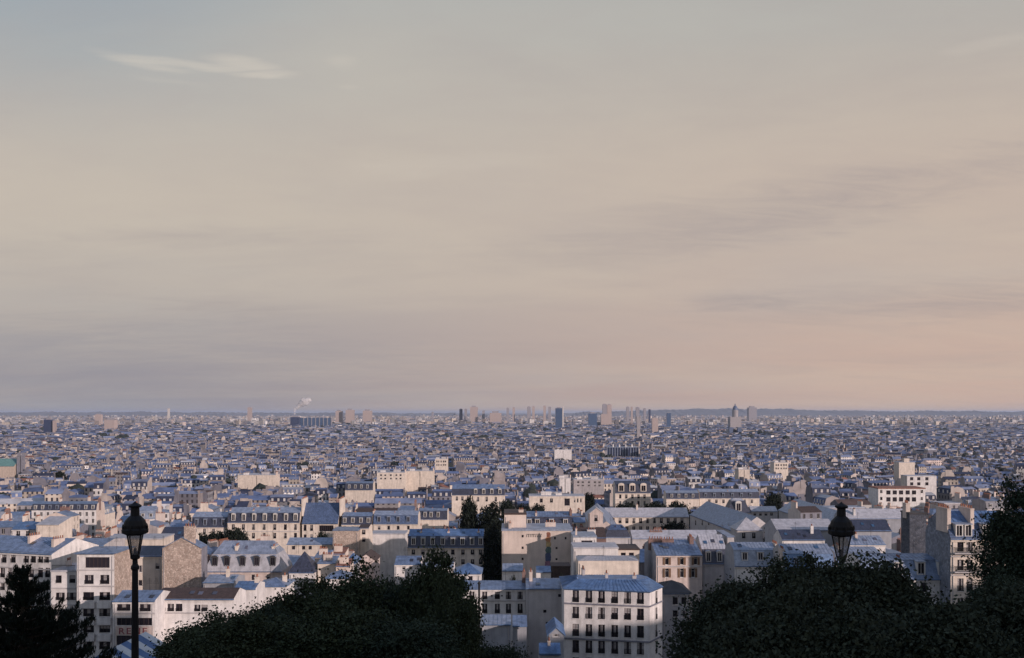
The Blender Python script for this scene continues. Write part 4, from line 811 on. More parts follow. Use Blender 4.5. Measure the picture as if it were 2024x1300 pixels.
    for k in range(13): m = MB(); x = L * k / 12; m.box(x - .5, x + .5, -1.6, -.6, 0, H, 0); m.build('post', 'zinc_pale', r)
    for k in range(4): m = MB(); x = L * (.2 + k * .2); m.tube([(x, 6, H), (x, 6, H + 6), (x + 3, 3, H + 9), (x + 6, 0, H + 9)], [1.5] * 4, 8); m.build('roof_duct', 'plaster_white', r)
near_houses()

# ------------------------------------------------------------------ the rest of the city
def mat_city(name, windows=True):
    m, nt, b = nodes_of(name); N = nt.nodes; L = nt.links
    at = N.new('ShaderNodeAttribute'); at.attribute_name = 'tint'
    g = N.new('ShaderNodeNewGeometry')
    t = N.new('ShaderNodeTexNoise'); t.inputs['Scale'].default_value = 0.22; t.inputs['Detail'].default_value = 5; L.new(g.outputs['Position'], t.inputs[0])
    mr = N.new('ShaderNodeMapRange'); L.new(t.outputs[0], mr.inputs[0]); mr.inputs[1].default_value = .3; mr.inputs[2].default_value = .7; mr.inputs[3].default_value = .72; mr.inputs[4].default_value = 1.15
    mx = N.new('ShaderNodeMix'); mx.data_type = 'RGBA'; mx.blend_type = 'MULTIPLY'; mx.inputs[0].default_value = 1; L.new(at.outputs['Color'], mx.inputs[6]); L.new(mr.outputs[0], mx.inputs[7])
    # windows: coordinate along the wall and height, on upright faces whose tint alpha is 1
    cr = N.new('ShaderNodeVectorMath'); cr.operation = 'CROSS_PRODUCT'; L.new(g.outputs['True Normal'], cr.inputs[0]); cr.inputs[1].default_value = (0, 0, 1)
    dt = N.new('ShaderNodeVectorMath'); dt.operation = 'DOT_PRODUCT'; L.new(cr.outputs[0], dt.inputs[0]); L.new(g.outputs['Position'], dt.inputs[1])
    sp = N.new('ShaderNodeSeparateXYZ'); L.new(g.outputs['Position'], sp.inputs[0]); sn = N.new('ShaderNodeSeparateXYZ'); L.new(g.outputs['True Normal'], sn.inputs[0])
    def mth(op, a, bb):
        x = N.new('ShaderNodeMath'); x.operation = op
        for i, v in enumerate((a, bb)):
            if isinstance(v, (int, float)): x.inputs[i].default_value = v
            else: L.new(v, x.inputs[i])
        return x.outputs[0]
    fx = mth('FRACT', mth('DIVIDE', mth('ADD', dt.outputs['Value'], 5000.0), 2.7), 0); fz = mth('FRACT', mth('DIVIDE', mth('ADD', sp.outputs[2], 500.0), 3.1), 0)
    w = mth('MULTIPLY', mth('LESS_THAN', fx, 0.40), mth('MULTIPLY', mth('GREATER_THAN', fz, 0.22), mth('LESS_THAN', fz, 0.80)))
    w = mth('MULTIPLY', w, mth('LESS_THAN', mth('ABSOLUTE', sn.outputs[2], 0), 0.2)); w = mth('MULTIPLY', w, mth('GREATER_THAN', at.outputs['Alpha'], 0.5))
    m2 = N.new('ShaderNodeMix'); m2.data_type = 'RGBA'; L.new(w, m2.inputs[0]); L.new(mx.outputs[2], m2.inputs[6]); m2.inputs[7].default_value = (.035, .033, .042, 1)
    L.new(m2.outputs[2], b.inputs['Base Color']); b.inputs['Roughness'].default_value = 0.75; b.inputs['Specular IOR Level'].default_value = 0.3
mat_city('far_city')
WALLS = {'cream': ('plaster_cream', (.63, .555, .48)), 'white': ('plaster_white', (.66, .635, .62)), 'pinkish': ('plaster_pink', (.55, .46, .42)), 'grey': ('plaster_grey', (.34, .34, .37)), 'tan': ('plaster_tan', (.42, .36, .32)), 'sooty grey': ('plaster_dark', (.20, .20, .24)), 'stone grey': ('plaster_stone', (.30, .285, .295))}
ROOFS = {'blue zinc': ('zinc', (.105, .145, .26)), 'pale zinc': ('zinc_pale', (.19, .225, .325)), 'dark slate': ('slate', (.032, .040, .075)), 'brown tiled': ('tile_brown', (.08, .055, .05)), 'red tiled': ('tile_red', (.22, .10, .07)), 'whitish': ('zinc_white', (.44, .44, .46))}
RK = list(ROOFS); WK = list(WALLS)

class City:
    def __init__(s): s.v = []; s.f = []; s.c = []
    def poly(s, pts, c, a=0.0):
        o = len(s.v); s.v.extend(pts); s.f.append(tuple(range(o, o + len(pts)))); s.c.append((c[0], c[1], c[2], a))
    def build(s, name):
        me = bpy.data.meshes.new(name); me.from_pydata(s.v, [], s.f); me.materials.append(M['far_city'])
        at = me.attributes.new('tint', 'FLOAT_COLOR', 'FACE'); at.data.foreach_set('color', np.array(s.c, dtype=np.float32).ravel())
        me.update(); return link(name, me)

def emit(C, b, r, detail):
    ax, ay, zb, rz, L, D, H = b['ax'], b['ay'], b['zb'], b['rz'], b['L'], b['D'], b['H']; cs, sn = math.cos(rz), math.sin(rz)
    T = lambda p: (ax + cs * p[0] - sn * p[1], ay + sn * p[0] + cs * p[1], zb + p[2])
    j = lambda c, a=.14: tuple(x * k_ for x in c) if (k_ := 1 + r.uniform(-a, a)) else c
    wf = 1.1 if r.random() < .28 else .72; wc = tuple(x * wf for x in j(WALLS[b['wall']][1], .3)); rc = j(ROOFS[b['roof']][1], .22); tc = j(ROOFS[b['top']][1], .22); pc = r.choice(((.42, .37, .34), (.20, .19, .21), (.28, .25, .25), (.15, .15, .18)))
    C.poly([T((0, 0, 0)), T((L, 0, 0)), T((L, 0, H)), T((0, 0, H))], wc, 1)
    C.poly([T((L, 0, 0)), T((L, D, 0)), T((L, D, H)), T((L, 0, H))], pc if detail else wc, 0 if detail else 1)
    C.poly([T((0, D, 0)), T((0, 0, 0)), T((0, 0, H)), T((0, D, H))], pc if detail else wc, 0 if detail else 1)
    C.poly([T((L, D, 0)), T((0, D, 0)), T((0, D, H)), T((L, D, H))], wc, 1)
    Q, Wl = roof_shape(b['kind'], L, D, H, b['hr'], .3 if b['kind'] != 'flat' else .05, b['hl'], b['ins'])
    for slot, pts in Q: C.poly([T(p) for p in pts], tc if slot else rc)
    for w in Wl: C.poly([T(p) for p in w], pc)
    if detail:
        top = H + b['hr'] * .6 + b['hl']
        for s in ((0.0, L) if r.random() < .65 else ((L, L * r.uniform(.3, .7)) if r.random() < .6 else ())):
            cw = r.uniform(.4, .7); cl = r.uniform(2, min(5.5, D * .6)); y0 = r.uniform(.5, D - cl - .3); z0 = H - .5; z1 = top + r.uniform(.6, 2.2)
            P = [T((s - cw/2, y0, z)) for z in (z0, z1)], [T((s + cw/2, y0, z)) for z in (z0, z1)], [T((s + cw/2, y0 + cl, z)) for z in (z0, z1)], [T((s - cw/2, y0 + cl, z)) for z in (z0, z1)]
            for k in range(4): C.poly([P[k][0], P[(k + 1) % 4][0], P[(k + 1) % 4][1], P[k][1]], pc)
            C.poly([P[k][1] for k in range(4)], (.26, .13, .09))
        if b['kind'] == 'mansard' and ay < 1300:      # dormers
            n = int(L / 3)
            for k in range(n):
                x = (k + .5) * L / n; q0 = [T((x - .6, .1, H + .4)), T((x + .6, .1, H + .4)), T((x + .6, .1, H + 2.1)), T((x - .6, .1, H + 2.1))]
                C.poly(q0, (.5, .48, .46)); C.poly([q0[3], q0[2], T((x + .6, 1.2, H + 2.3)), T((x - .6, 1.2, H + 2.3))], tc)

def hilltop():  # unseen house row, added to throw shade over the front trees and lamps
    for i, (ax, ay, bx, by, h, lb) in enumerate(((30, -30, 47, -22, 19, 'tall cream house added unseen behind the terrace to shade the slope'), (48, -22, 66, -13, 20, 'tall white house added unseen beside the cream one for its shade'), (67, -12.5, 86, -3, 19, 'grey house added unseen next to the white one for its shade'), (87, -2.5, 106, 8, 17, 'tan house ending the unseen row added for its shade'))):
        u = Vector((bx - ax, by - ay, 0)); L = u.length; rz = math.atan2(u.y, u.x); zb = min(ground_z(ax, ay), ground_z(bx, by)) - .8
        root = empty('added_shade_house', (ax, ay, zb), rz + math.pi, lb, 'house'); root.location = (bx, by, zb); D = 11
        Q, Wl = roof_shape('mansard', L, D, h, 1.2, .3, 3.0, 1.1)
        W = [((c + .5) * L / 6, z, 1.1, 1.9, DW) for c in range(6) for z in np.arange(1.2, h - 2.5, 3.1)]
        finish_house(root, L, D, h, ('plaster_cream', 'plaster_white', 'plaster_grey', 'plaster_tan')[i], Q, Wl, ['slate', 'zinc'], W)
hilltop()
def make_fill():
    r = random.Random(21); blds = []
    seeds = [(r.uniform(-6000, 6000), r.uniform(0, 9000), r.choice((-.5, -.35, -.15, -.05, .08, .2, .35, .55)) + r.uniform(-.08, .08)) for _ in range(160)]
    near_seeds = [(r.uniform(-900, 900), r.uniform(100, 1600), r.choice((-.32, -.12, .0, .06, .14, .3, .5)) + r.uniform(-.06, .06)) for _ in range(40)]
    def angle(x, y):
        S = near_seeds if y < 1500 else seeds
        return min(S, key=lambda s: (s[0] - x) ** 2 + (s[1] - y) ** 2)[2]
    def pick(b, y):
        t = r.random()
        if t < .46: b.update(kind='gable', hr=r.uniform(1.2, 2.6), hl=0.0, roof=r.choices(RK, (44, 24, 14, 9, 4, 8))[0])
        elif t < .80: b.update(kind='mansard', hr=r.uniform(.7, 1.6), hl=r.uniform(2.4, 3.4), roof=r.choices(RK, (26, 10, 60, 1, 0, 3))[0])
        elif t < .90: b.update(kind='hip', hr=r.uniform(1.2, 2.6), hl=0.0, roof=r.choices(RK, (44, 30, 10, 8, 4, 10))[0])
        else: b.update(kind='flat', hr=.4, hl=0.0, roof=r.choices(RK, (10, 35, 2, 2, 2, 45))[0])
        b['top'] = r.choices(RK, (50, 38, 5, 1, 0, 12))[0]; b['ins'] = r.uniform(.8, 1.5); b['wall'] = r.choices(WK, (22, 17, 9, 15, 8, 16, 22))[0]
    def block(cx, cy, w, d, th, seglen, dep, y):
        h0 = r.uniform(12, 18.5); cs, sn = math.cos(th), math.sin(th)
        for side in range(4):
            Ls = w if side % 2 == 0 else d - 2 * dep
            if Ls < 8: continue
            s = 0.0
            while s < Ls - 5:
                l = min(r.uniform(*seglen), Ls - s)
                if Ls - s - l < 6: l = Ls - s
                if side == 0: p, a = (-w/2 + s, -d/2), 0.0
                elif side == 1: p, a = (w/2, -d/2 + dep + s), math.pi / 2
                elif side == 2: p, a = (w/2 - s, d/2), math.pi
                else: p, a = (-w/2, d/2 - dep - s), -math.pi / 2
                s += l + .04
                if r.random() < .05: continue
                D = dep * r.uniform(.9, 1.05); H = max(6, h0 + r.gauss(0, 3.0))
                rz = th + a; A = (cx + cs * p[0] - sn * p[1], cy + sn * p[0] + cs * p[1])
                # the long side nearer the hill carries the windows
                nx, ny = math.sin(rz), -math.cos(rz)
                if nx * -A[0] + ny * -A[1] < 0:
                    u = (math.cos(rz), math.sin(rz)); v = (-u[1], u[0]); A = (A[0] + u[0] * l + v[0] * D, A[1] + u[1] * l + v[1] * D); rz += math.pi
                b = dict(ax=A[0], ay=A[1], rz=rz + r.gauss(0, .03), L=l, D=D, H=H); pick(b, y); blds.append(b)
        if y < 1600 and w > 40 and d > 36:           # back buildings in the yard
            for _ in range(r.randint(1, 3)):
                l = r.uniform(7, 14); b = dict(ax=cx + cs * r.uniform(-w/4, w/8), ay=cy + r.uniform(-d/6, d/6), rz=th + r.choice((0, 0, -.0)), L=l, D=r.uniform(5, 8), H=r.uniform(5, 13)); pick(b, y); blds.append(b)
    y = 236.0
    while y < 5600:
        st = 40 if y < 1600 else (50 if y < 2600 else 74)
        wst = 58 if y < 1600 else (72 if y < 2600 else 96)
        half = .57 * y + 60; x = -half + r.uniform(0, wst)
        while x < half:
            cx, cy = x + r.uniform(-6, 6), y + r.uniform(-5, 5); th = angle(cx, cy)
            if y < 2600: block(cx, cy, wst - r.uniform(9, 16), st - r.uniform(7, 11), th, r.choice(((5, 14), (5, 12), (10, 30))), 10, y)
            else: block(cx, cy, wst - r.uniform(12, 20), st - r.uniform(10, 18), th, (14, 34), 13, y)
            x += wst
        y += st
    out = []
    for b in blds:
        cs, sn = math.cos(b['rz']), math.sin(b['rz'])
        P = [(b['ax'] + cs * s - sn * t, b['ay'] + sn * s + cs * t) for s, t in ((0, 0), (b['L'], 0), (b['L'], b['D']), (0, b['D']))]
        x0, x1 = min(p[0] for p in P), max(p[0] for p in P); y0, y1 = min(p[1] for p in P), max(p[1] for p in P)
        if y0 < 232: continue
        if y0 < 2000 and any(x0 < fx1 + 1 and x1 > fx0 - 1 and y0 < fy1 + 1 and y1 > fy0 - 1 for _, fx0, fx1, fy0, fy1 in FOOT): continue
        if any(math.hypot((x0 + x1) / 2 - tx, (y0 + y1) / 2 - ty) < tr + 6 for tx, ty, tr in TREE_SPOTS): continue
        b['zb'] = ground_z((x0 + x1) / 2, (y0 + y1) / 2) - .6
        rt = b['hr'] + b['hl'] + 2.4
        pxs = [CX + F * p[0] / p[1] for p in P]; a0, a1 = min(pxs), max(pxs); ok = True
        for hx0, hx1, hv, hY in HERO:
            if y0 < hY and a0 < hx1 and a1 > hx0:
                zmax = -(hv + 1 - HY) / F * y0 - b['zb'] - rt
                if b['H'] > zmax: b['H'] = zmax
                if b['H'] < 3.5: ok = False; break
        if not ok: continue
        b['d'] = y0; b['vis'] = a1 > 0 and a0 < 2024; out.append(b)
    return out

TREE_SPOTS = []
GT = 'square trees among the middle distance roofs'
# (px, top row, width px, Y, label)
MID_TREES = [(928, 979, 40, 302, 'dark bushy tree beside the tall dark column of foliage'), (971, 986, 62, 300, 'tall dark column shaped tree between the navy mansard and the cream party wall'), (973, 1032, 46, 272, 'shorter dark column tree standing before the tall one'), (1003, 986, 38, 420, 'dark tree spreading left of the cream villa'),
             (1034, 994, 40, 405, 'dark tree in front of the cream villa wall'), (1062, 994, 34, 415, 'low dark tree under the cream villa windows'), (1163, 972, 28, 500, 'slim black tree at the right end of the cream villa'),
             (1242, 992, 56, 445, 'dark tree under the ornate house balcony'), (1296, 990, 56, 446, 'dark tree behind the arched school range'), (1338, 990, 60, 448, 'broad dark tree behind the school roof corner'), (1331, 1029, 50, 394, 'black domed tree in the school courtyard'),
             (466, 1041, 46, 334, 'dark round tree before the long terrace house'), (430, 1048, 44, 336, 'dark low tree before the slate terrace house'), (398, 1052, 34, 336, 'small dark tree at the left end of the street terrace'),
             (766, 1049, 42, 318, 'dark street tree before the faded blue mansard'), (790, 1053, 34, 316, 'small dark street tree near the end of the terrace'), (1528, 972, 36, 470, 'dark tree above the far blue wing'), (636, 1049, 34, 326, 'small dark tree at the foot of the tall blue roof'),
             (1524, 1038, 30, 318, 'dark bush between the pyramid pavilion and the whitish hall'), (1015, 1136, 18, 205, 'small dark bush beside the white outhouse'), (1110, 1134, 20, 192, 'small dark bush behind the corner block roof'), (118, 930, 26, 900, 'dark tree patch among far left roofs')]
for px_, yt, wpx, Y, lb in MID_TREES: p = world_pt(px_, yt, Y); TREE_SPOTS.append((p.x, p.y, wpx / 2 * Y / F))

NAMED = []
def where(b):
    best = min(NAMED, key=lambda q: math.hypot(q[1] - b['ax'] - b['L'] / 2 * math.cos(b['rz']), (q[2] - b['ay']) * .8))
    return ('behind the ' if b['ay'] > best[2] else 'in front of the ') + best[0]
def build_city():
    cnt = {}
    for o in col.objects:
        if o.parent is None and 'L' in o.keys(): cnt[o.name.split('.')[0]] = cnt.get(o.name.split('.')[0], 0) + 1
    for o in col.objects:
        n_ = o.name.split('.')[0]
        if o.parent is None and 'L' in o.keys() and cnt[n_] == 1: NAMED.append((n_.replace('_', ' '), o.location.x + o['L'] / 2 * math.cos(o.rotation_euler.z), o.location.y + o['L'] / 2 * math.sin(o.rotation_euler.z)))
    fill = make_fill(); fill.sort(key=lambda b: b['d']); r = random.Random(5); C = City(); n = 0
    for b in fill:
        if b['vis'] and n < 290:
            n += 1
            root = empty('town_house', (b['ax'], b['ay'], b['zb']), b['rz'], '', 'house', 'crowded houses between the landmark roofs')
            rn = b['top'] if b['kind'] == 'mansard' else b['roof']
            kn = dict(gable='ridge roof', hip='hipped roof', flat='flat roof', mansard='mansard')[b['kind']]
            root['label'] = '%s house with %s %s %s' % (b['wall'], b['roof'], kn, where(b))
            H, L, D = b['H'], b['L'], b['D']; Q, Wl = roof_shape(b['kind'], L, D, H, b['hr'], .3 if b['kind'] != 'flat' else .12, b['hl'], b['ins'])
            W = []; cols = max(1, int(L / 2.7))
            if r.random() < .85:
                for k in range(4):
                    z = H - 2.5 - 3.05 * k
                    if z < 1: break
                    for c in range(cols): W.append(((c + .5) * L / cols, z, 1.0, 1.75, FW))
            mats = [ROOFS[b['roof']][0], ROOFS[b['top']][0]] if b['kind'] == 'mansard' else [ROOFS[b['roof']][0]]
            ro = finish_house(root, L, D, H, WALLS[b['wall']][0], Q, Wl, mats, W, None, r.choice(('party_wall', 'party_old', 'plaster_dark')), r.choice(('party_wall', 'party_old')), False, False, False, True)
            if b['kind'] == 'mansard':
                m = max(1, int(L / 3.0))
                for k in range(m): link('dormer', dormer_mesh(1.2, 1.7, 1.2, 'flat', 'frame_white' if r.random() < .6 else 'zinc_pale'), ro, ((k + .5) * L / m, .12, H + .5))
            for s in (.25, L - .25, L * r.uniform(.3, .7)):
                if r.random() < (.8 if s in (.25, L - .25) else .4):
                    d = r.choice((2.0, 3.0, 4.0)); h = r.choice((2.2, 3.0, 3.6)) + b['hl']
                    link('chimney', chimney_mesh(.6, d, h, int(d / .5), r.choice(('party_wall', 'party_wall', 'brick', 'plaster_cream'))), root, (s, D * r.uniform(.35, .65), H - .4))
        else: emit(C, b, r, b['d'] < 2600)
    # outer districts: slabs, blocks and low houses out to the ridge
    for _ in range(15000):
        y = 5200 + 13500 * r.random() ** 1.15; x = r.uniform(-.6, .6) * y; big = r.random()
        L = r.uniform(18, 70); D = r.uniform(12, 20); H = r.uniform(9, 22) if big < .9 else r.uniform(24, 46)
        b = dict(ax=x, ay=y, zb=ground_z(x, y) - .5, rz=r.uniform(-.5, .5), L=L if H < 24 else L * .5, D=D, H=H, kind='flat' if r.random() < .6 else 'gable', hr=1.5, hl=0, ins=1, roof=r.choices(RK, (30, 30, 14, 4, 3, 30))[0], top='blue zinc', wall=r.choices(WK, (18, 22, 14, 14, 8, 14, 16))[0]); b['hr'] = .4 if b['kind'] == 'flat' else 2.5
        emit(C, b, r, False)
    for _ in range(520):          # tree clumps between the roofs
        y = 620 + 6500 * r.random() ** 1.6; x = r.uniform(-.56, .56) * y; zb = ground_z(x, y); n = r.randint(1, 5) if y > 1200 else 1
        for k in range(n):
            rad = r.uniform(3.5, 6.5) * (1 if y < 2500 else 2); cx, cy, cz = x + r.gauss(0, 9) * (y > 1200), y + r.gauss(0, 6) * (y > 1200), zb + r.uniform(11, 17)
            ring = [[(cx + rad * e * math.sin(ph) * math.cos(th), cy + rad * e * math.sin(ph) * math.sin(th), cz + rad * .9 * e * math.cos(ph)) for th in [6.283 * q / 8 for q in range(8)] for e in (r.uniform(.8, 1.15),)] for ph in (.25, .8, 1.4, 2.0, 2.7)]
            for a in range(4):
                for q in range(8): C.poly([ring[a][q], ring[a + 1][q], ring[a + 1][(q + 1) % 8], ring[a][(q + 1) % 8]], (.022, .030, .026))
            C.poly(ring[0], (.024, .034, .028))
    o = C.build('distant_city'); tag(o, 'dense sea of distant city houses and roofs reaching to the horizon', 'city', kind='stuff')
build_city()

# ------------------------------------------------------------------ skyline landmarks
def tower(label, x0, x1, yt, Y, m, D=None, crown=True, name='tower_block'):
    a, b = world_pt(x0, yt, Y), world_pt(x1, yt, Y); zb = ground_z(a.x, Y) - 1; L = b.x - a.x; H = a.z - zb; D = D or L * .8
    root = empty(name, (a.x, Y, zb), 0, label, 'tower'); mb = MB(); mb.box(0, L, 0, D, 0, H); mb.build('shaft', m, root)
    if crown: mb = MB(); mb.box(L * .2, L * .75, D * .2, D * .8, H, H + L * .16); mb.build('roof_plant', 'tower_grey', root)
    return root, L, D, H
r_, L_, D_, H_ = tower('dark blue glass tower with a bright right edge standing alone on the skyline', 1098, 1111.5, 806.5, 4400, 'tower_blue')
for k in range(1, 26): mb = MB(); z = H_ * k / 26; mb.box(-.3, L_ + .3, -.4, D_ + .3, z - .35, z + .35); mb.build('floor_band', 'tower_navy', r_)
mb = MB(); mb.box(L_ + .35, L_ + 6, 2, D_, 0, H_ + 6); mb.build('sunlit_edge', 'tower_white', r_)  # white strip added to stand for the tower's sunlit right side
for a in (('pink slab tower with tall antenna block in the left skyline cluster', 929, 944, 804, 6900, 'tower_pink'), ('slim dark tower left of the pink slab tower', 908, 914, 808, 7000, 'tower_navy'), ('narrow grey tower beside the slim dark tower', 918, 923, 808, 7050, 'tower_grey'), ('short dark tower right of the pink slab tower', 953, 958, 811, 6900, 'tower_grey'),
          ('low wide pinkish block in the left skyline cluster', 968, 991, 816, 6800, 'tower_pink'), ('grey tower left of the dense skyline cluster', 1001, 1006, 806, 7100, 'tower_grey'), ('thin pale tower in the dense skyline cluster', 1013, 1018, 805, 7200, 'tower_pink'), ('grey tower rising from the dense skyline cluster', 1042, 1049, 804, 7000, 'tower_grey'), ('pinkish tower right of the risen grey tower', 1052, 1057, 803, 7150, 'tower_pink'),
          ('tall pale tower just left of the lone blue tower', 1074, 1079, 802, 7000, 'tower_pink'), ('short pale tower beside the lone blue tower', 1084, 1089, 804, 7100, 'tower_grey'), ('wide dark glass block right of the lone blue tower', 1163, 1180, 817, 5000, 'tower_blue'), ('broad grey twin slab, highest of the right skyline', 1191, 1199.5, 799, 5600, 'tower_grey'), ('broad grey twin slab beside the highest one', 1200.2, 1209, 799.5, 5620, 'tower_pink'), ('cream block at the foot of the twin slabs', 1188, 1204, 818, 5300, 'tower_pink'),
          ('pale tower right of the twin slabs', 1238, 1244, 804, 6500, 'tower_grey'), ('thin pale tower on the right skyline', 1247, 1251, 804, 6600, 'tower_pink'), ('dark slim tower over the old stone tower', 1257, 1264, 805, 6400, 'tower_grey'), ('grey slim tower right of the dark slim tower', 1272, 1277, 807, 6500, 'tower_grey'), ('thin blue grey tower further right on the skyline', 1282, 1286, 809, 6600, 'tower_navy'),
          ('sunlit orange pink block below the right skyline', 1289, 1301, 826, 3600, 'tower_pink'), ('grey glass slab right of the orange pink block', 1318, 1326, 816, 4600, 'tower_blue'), ('pale corner tower on the left of four library blocks', 663, 676, 812, 6500, 'tower_pink'), ('pinkish library block, widest of the far row', 683, 699, 810, 6450, 'tower_pink'), ('pinkish library block at the right of the far row', 717, 734, 811.5, 6450, 'tower_pink'),
          ('navy dark end block of the long blue ministry range', 574, 591, 824, 5000, 'tower_navy'), ('pink chimney like tower on the left skyline', 489, 497, 805, 8000, 'tower_pink'), ('thin white chimney tower far left', 331, 335, 807, 9000, 'tower_white'), ('dark blue cube block far left', 86, 103, 829, 3500, 'tower_navy'), ('bright slab beside the dark blue cube', 104, 110, 831, 3490, 'tower_pink'),
          ('pale square block on the left horizon', 187, 199, 819, 5600, 'tower_pink'), ('broad cream slab row on the left', 206, 226, 830, 4200, 'tower_pink'), ('grey dwarf tower left of centre skyline', 853, 857, 814, 7600, 'tower_grey'), ('pale block group top on the right hill', 1480, 1496, 805, 7600, 'tower_grey')):
    tower(*a)
rt, L, D, H = tower('long low blue ministry range with repeated bays', 592.5, 655, 825.5, 5050, 'tower_blue', 18, False)
for k in range(9): mb = MB(); x = L * k / 8; mb.box(x - 2.2, x + 2.2, -2.5, -.1, 0, H + 1); mb.build('pier', 'tower_grey', rt)
rt, L, D, H = tower('old square stone tower standing among the central roofs', 1259, 1265.5, 824, 3000, 'plaster_stone', 10, False, 'stone_tower')
for k in range(4): mb = MB(); mb.lathe([(1.3, H - 4), (1.1, H + 3), (.05, H + 6)], 6, (0, L, L, 0)[k], (0, 0, D, D)[k]); mb.build('pinnacle', 'plaster_stone', rt)
# domed monument
p = world_pt(1453, 820, 4500); zb = ground_z(p.x, 4500); root = empty('domed_monument', (p.x, p.y, zb), 0, 'columned domed monument on the right skyline', 'monument'); zt = world_pt(1453, 797, 4500).z - zb
mb = MB(); mb.box(-26, 26, -16, 36, 0, zt * .52); mb.build('body', 'plaster_stone', root)
mb = MB(); mb.lathe([(14, zt * .52), (14, zt * .74), (15, zt * .75), (12, zt * .77)], 16); mb.build('drum', 'plaster_stone', root)
mb = MB(); mb.lathe([(12, zt * .77), (11, zt * .84), (7, zt * .9), (2.4, zt * .93), (2.2, zt * .97), (.2, zt)], 16); mb.build('dome', 'slate_blue', root)
# cathedral: two towers and a slate nave
p = world_pt(1454, 866, 3400); zb = ground_z(p.x, 3400); root = empty('cathedral', (p.x - 22, 3400, zb), 0, 'dark slate roofed cathedral with twin square towers in the far middle', 'cathedral')
zt = world_pt(1454, 845, 3400).z - zb
for x in (0, 30): mb = MB(); mb.box(x, x + 13, 0, 13, 0, zt); mb.box(x + 1, x + 12, 1, 12, zt, zt + 1.4); mb.build('tower', 'slate_blue', root)
mb = MB(); Q, Wl = roof_shape('gable_y', 40, 90, zt * .55, 12); [mb.add(q_, [tuple(range(len(q_)))]) for s_, q_ in Q]; mb.build('roof', 'slate', root, (1.5, 13.2, 0))
mb = MB(); mb.box(1.6, 41, 13.3, 103, 0, zt * .55); mb.build('nave', 'plaster_grey', root)
# smoke plume over the left skyline
def build_smoke():
    Y = 8600; rr = random.Random(2); mb = MB()
    def puff(c, rad):
        o = len(mb.v); ns, nr = 10, 7
        for a in range(nr + 1):
            ph = math.pi * a / nr
            for b in range(ns):
                th = 2 * math.pi * b / ns; e = rad * rr.uniform(.82, 1.15)
                mb.v.append((c[0] + e * math.sin(ph) * math.cos(th), c[1] + e * math.sin(ph) * math.sin(th), c[2] + e * math.cos(ph)))
        for a in range(nr):
            for b in range(ns):
                mb.f.append((o + a * ns + b, o + a * ns + (b + 1) % ns, o + (a + 1) * ns + (b + 1) % ns, o + (a + 1) * ns + b)); mb.m.append(0)
    for (a, b, c) in ((581, 818, 2), (582, 813, 2.4), (584, 809, 3), (587, 805, 4), (590, 801, 5), (595, 798, 6), (600, 796, 7), (605, 794, 7.5), (608, 790, 5), (600, 791, 5), (612, 791, 4)):
        puff(tuple(world_pt(a + rr.gauss(0, .6), b + rr.gauss(0, .6), Y)), c / F * Y)
    m, nt, b = nodes_of('smoke'); b.inputs['Base Color'].default_value = (.80, .78, .78, 1); b.inputs['Roughness'].default_value = 1
    t = nt.nodes.new('ShaderNodeBsdfTransparent'); mx = nt.nodes.new('ShaderNodeMixShader'); n = nt.nodes.new('ShaderNodeTexNoise'); n.inputs['Scale'].default_value = .03; g = nt.nodes.new('ShaderNodeNewGeometry'); nt.links.new(g.outputs['Position'], n.inputs[0])
    mr = nt.nodes.new('ShaderNodeMapRange'); nt.links.new(n.outputs[0], mr.inputs[0]); mr.inputs[3].default_value = .05; mr.inputs[4].default_value = .5
    nt.links.new(mr.outputs[0], mx.inputs[0]); nt.links.new(t.outputs[0], mx.inputs[1]); nt.links.new(b.outputs[0], mx.inputs[2]); nt.links.new(mx.outputs[0], nt.nodes['Material Output'].inputs[0])
    me = mb.mesh('smoke_plume', 'smoke'); [setattr(p, 'use_smooth', True) for p in me.polygons]
    tag(link('smoke_plume', me), 'white smoke plume drifting up from the left skyline', 'smoke', kind='stuff')
build_smoke()

# ------------------------------------------------------------------ trees
def leaf_mesh(name, cent, size, mat_, r, flat=0.0, aspect=1.6, axis=None):
    n = len(cent); d = r.normal(0, 1, (n, 3)); d[:, 2] *= (1 - flat)
    if axis is not None: d = d * .35 + axis
    d /= np.linalg.norm(d, axis=1)[:, None]; e = r.normal(0, 1, (n, 3)); e -= (e * d).sum(1)[:, None] * d; e /= np.linalg.norm(e, axis=1)[:, None]
    s = size * r.uniform(.6, 1.35, n)[:, None]; a, b = d * s * aspect * .5, e * s * .5
    V = np.empty((n, 4, 3), np.float32); V[:, 0] = cent - a; V[:, 1] = cent - a * .1 + b; V[:, 2] = cent + a; V[:, 3] = cent - a * .1 - b
    me = bpy.data.meshes.new(name); me.vertices.add(n * 4); me.vertices.foreach_set('co', V.ravel()); me.loops.add(n * 4); me.loops.foreach_set('vertex_index', np.arange(n * 4, dtype=np.int32))
    me.polygons.add(n); me.polygons.foreach_set('loop_start', np.arange(0, n * 4, 4, dtype=np.int32)); me.polygons.foreach_set('loop_total', np.full(n, 4, dtype=np.int32))
    me.materials.append(M[mat_]); me.update(calc_edges=True); return me
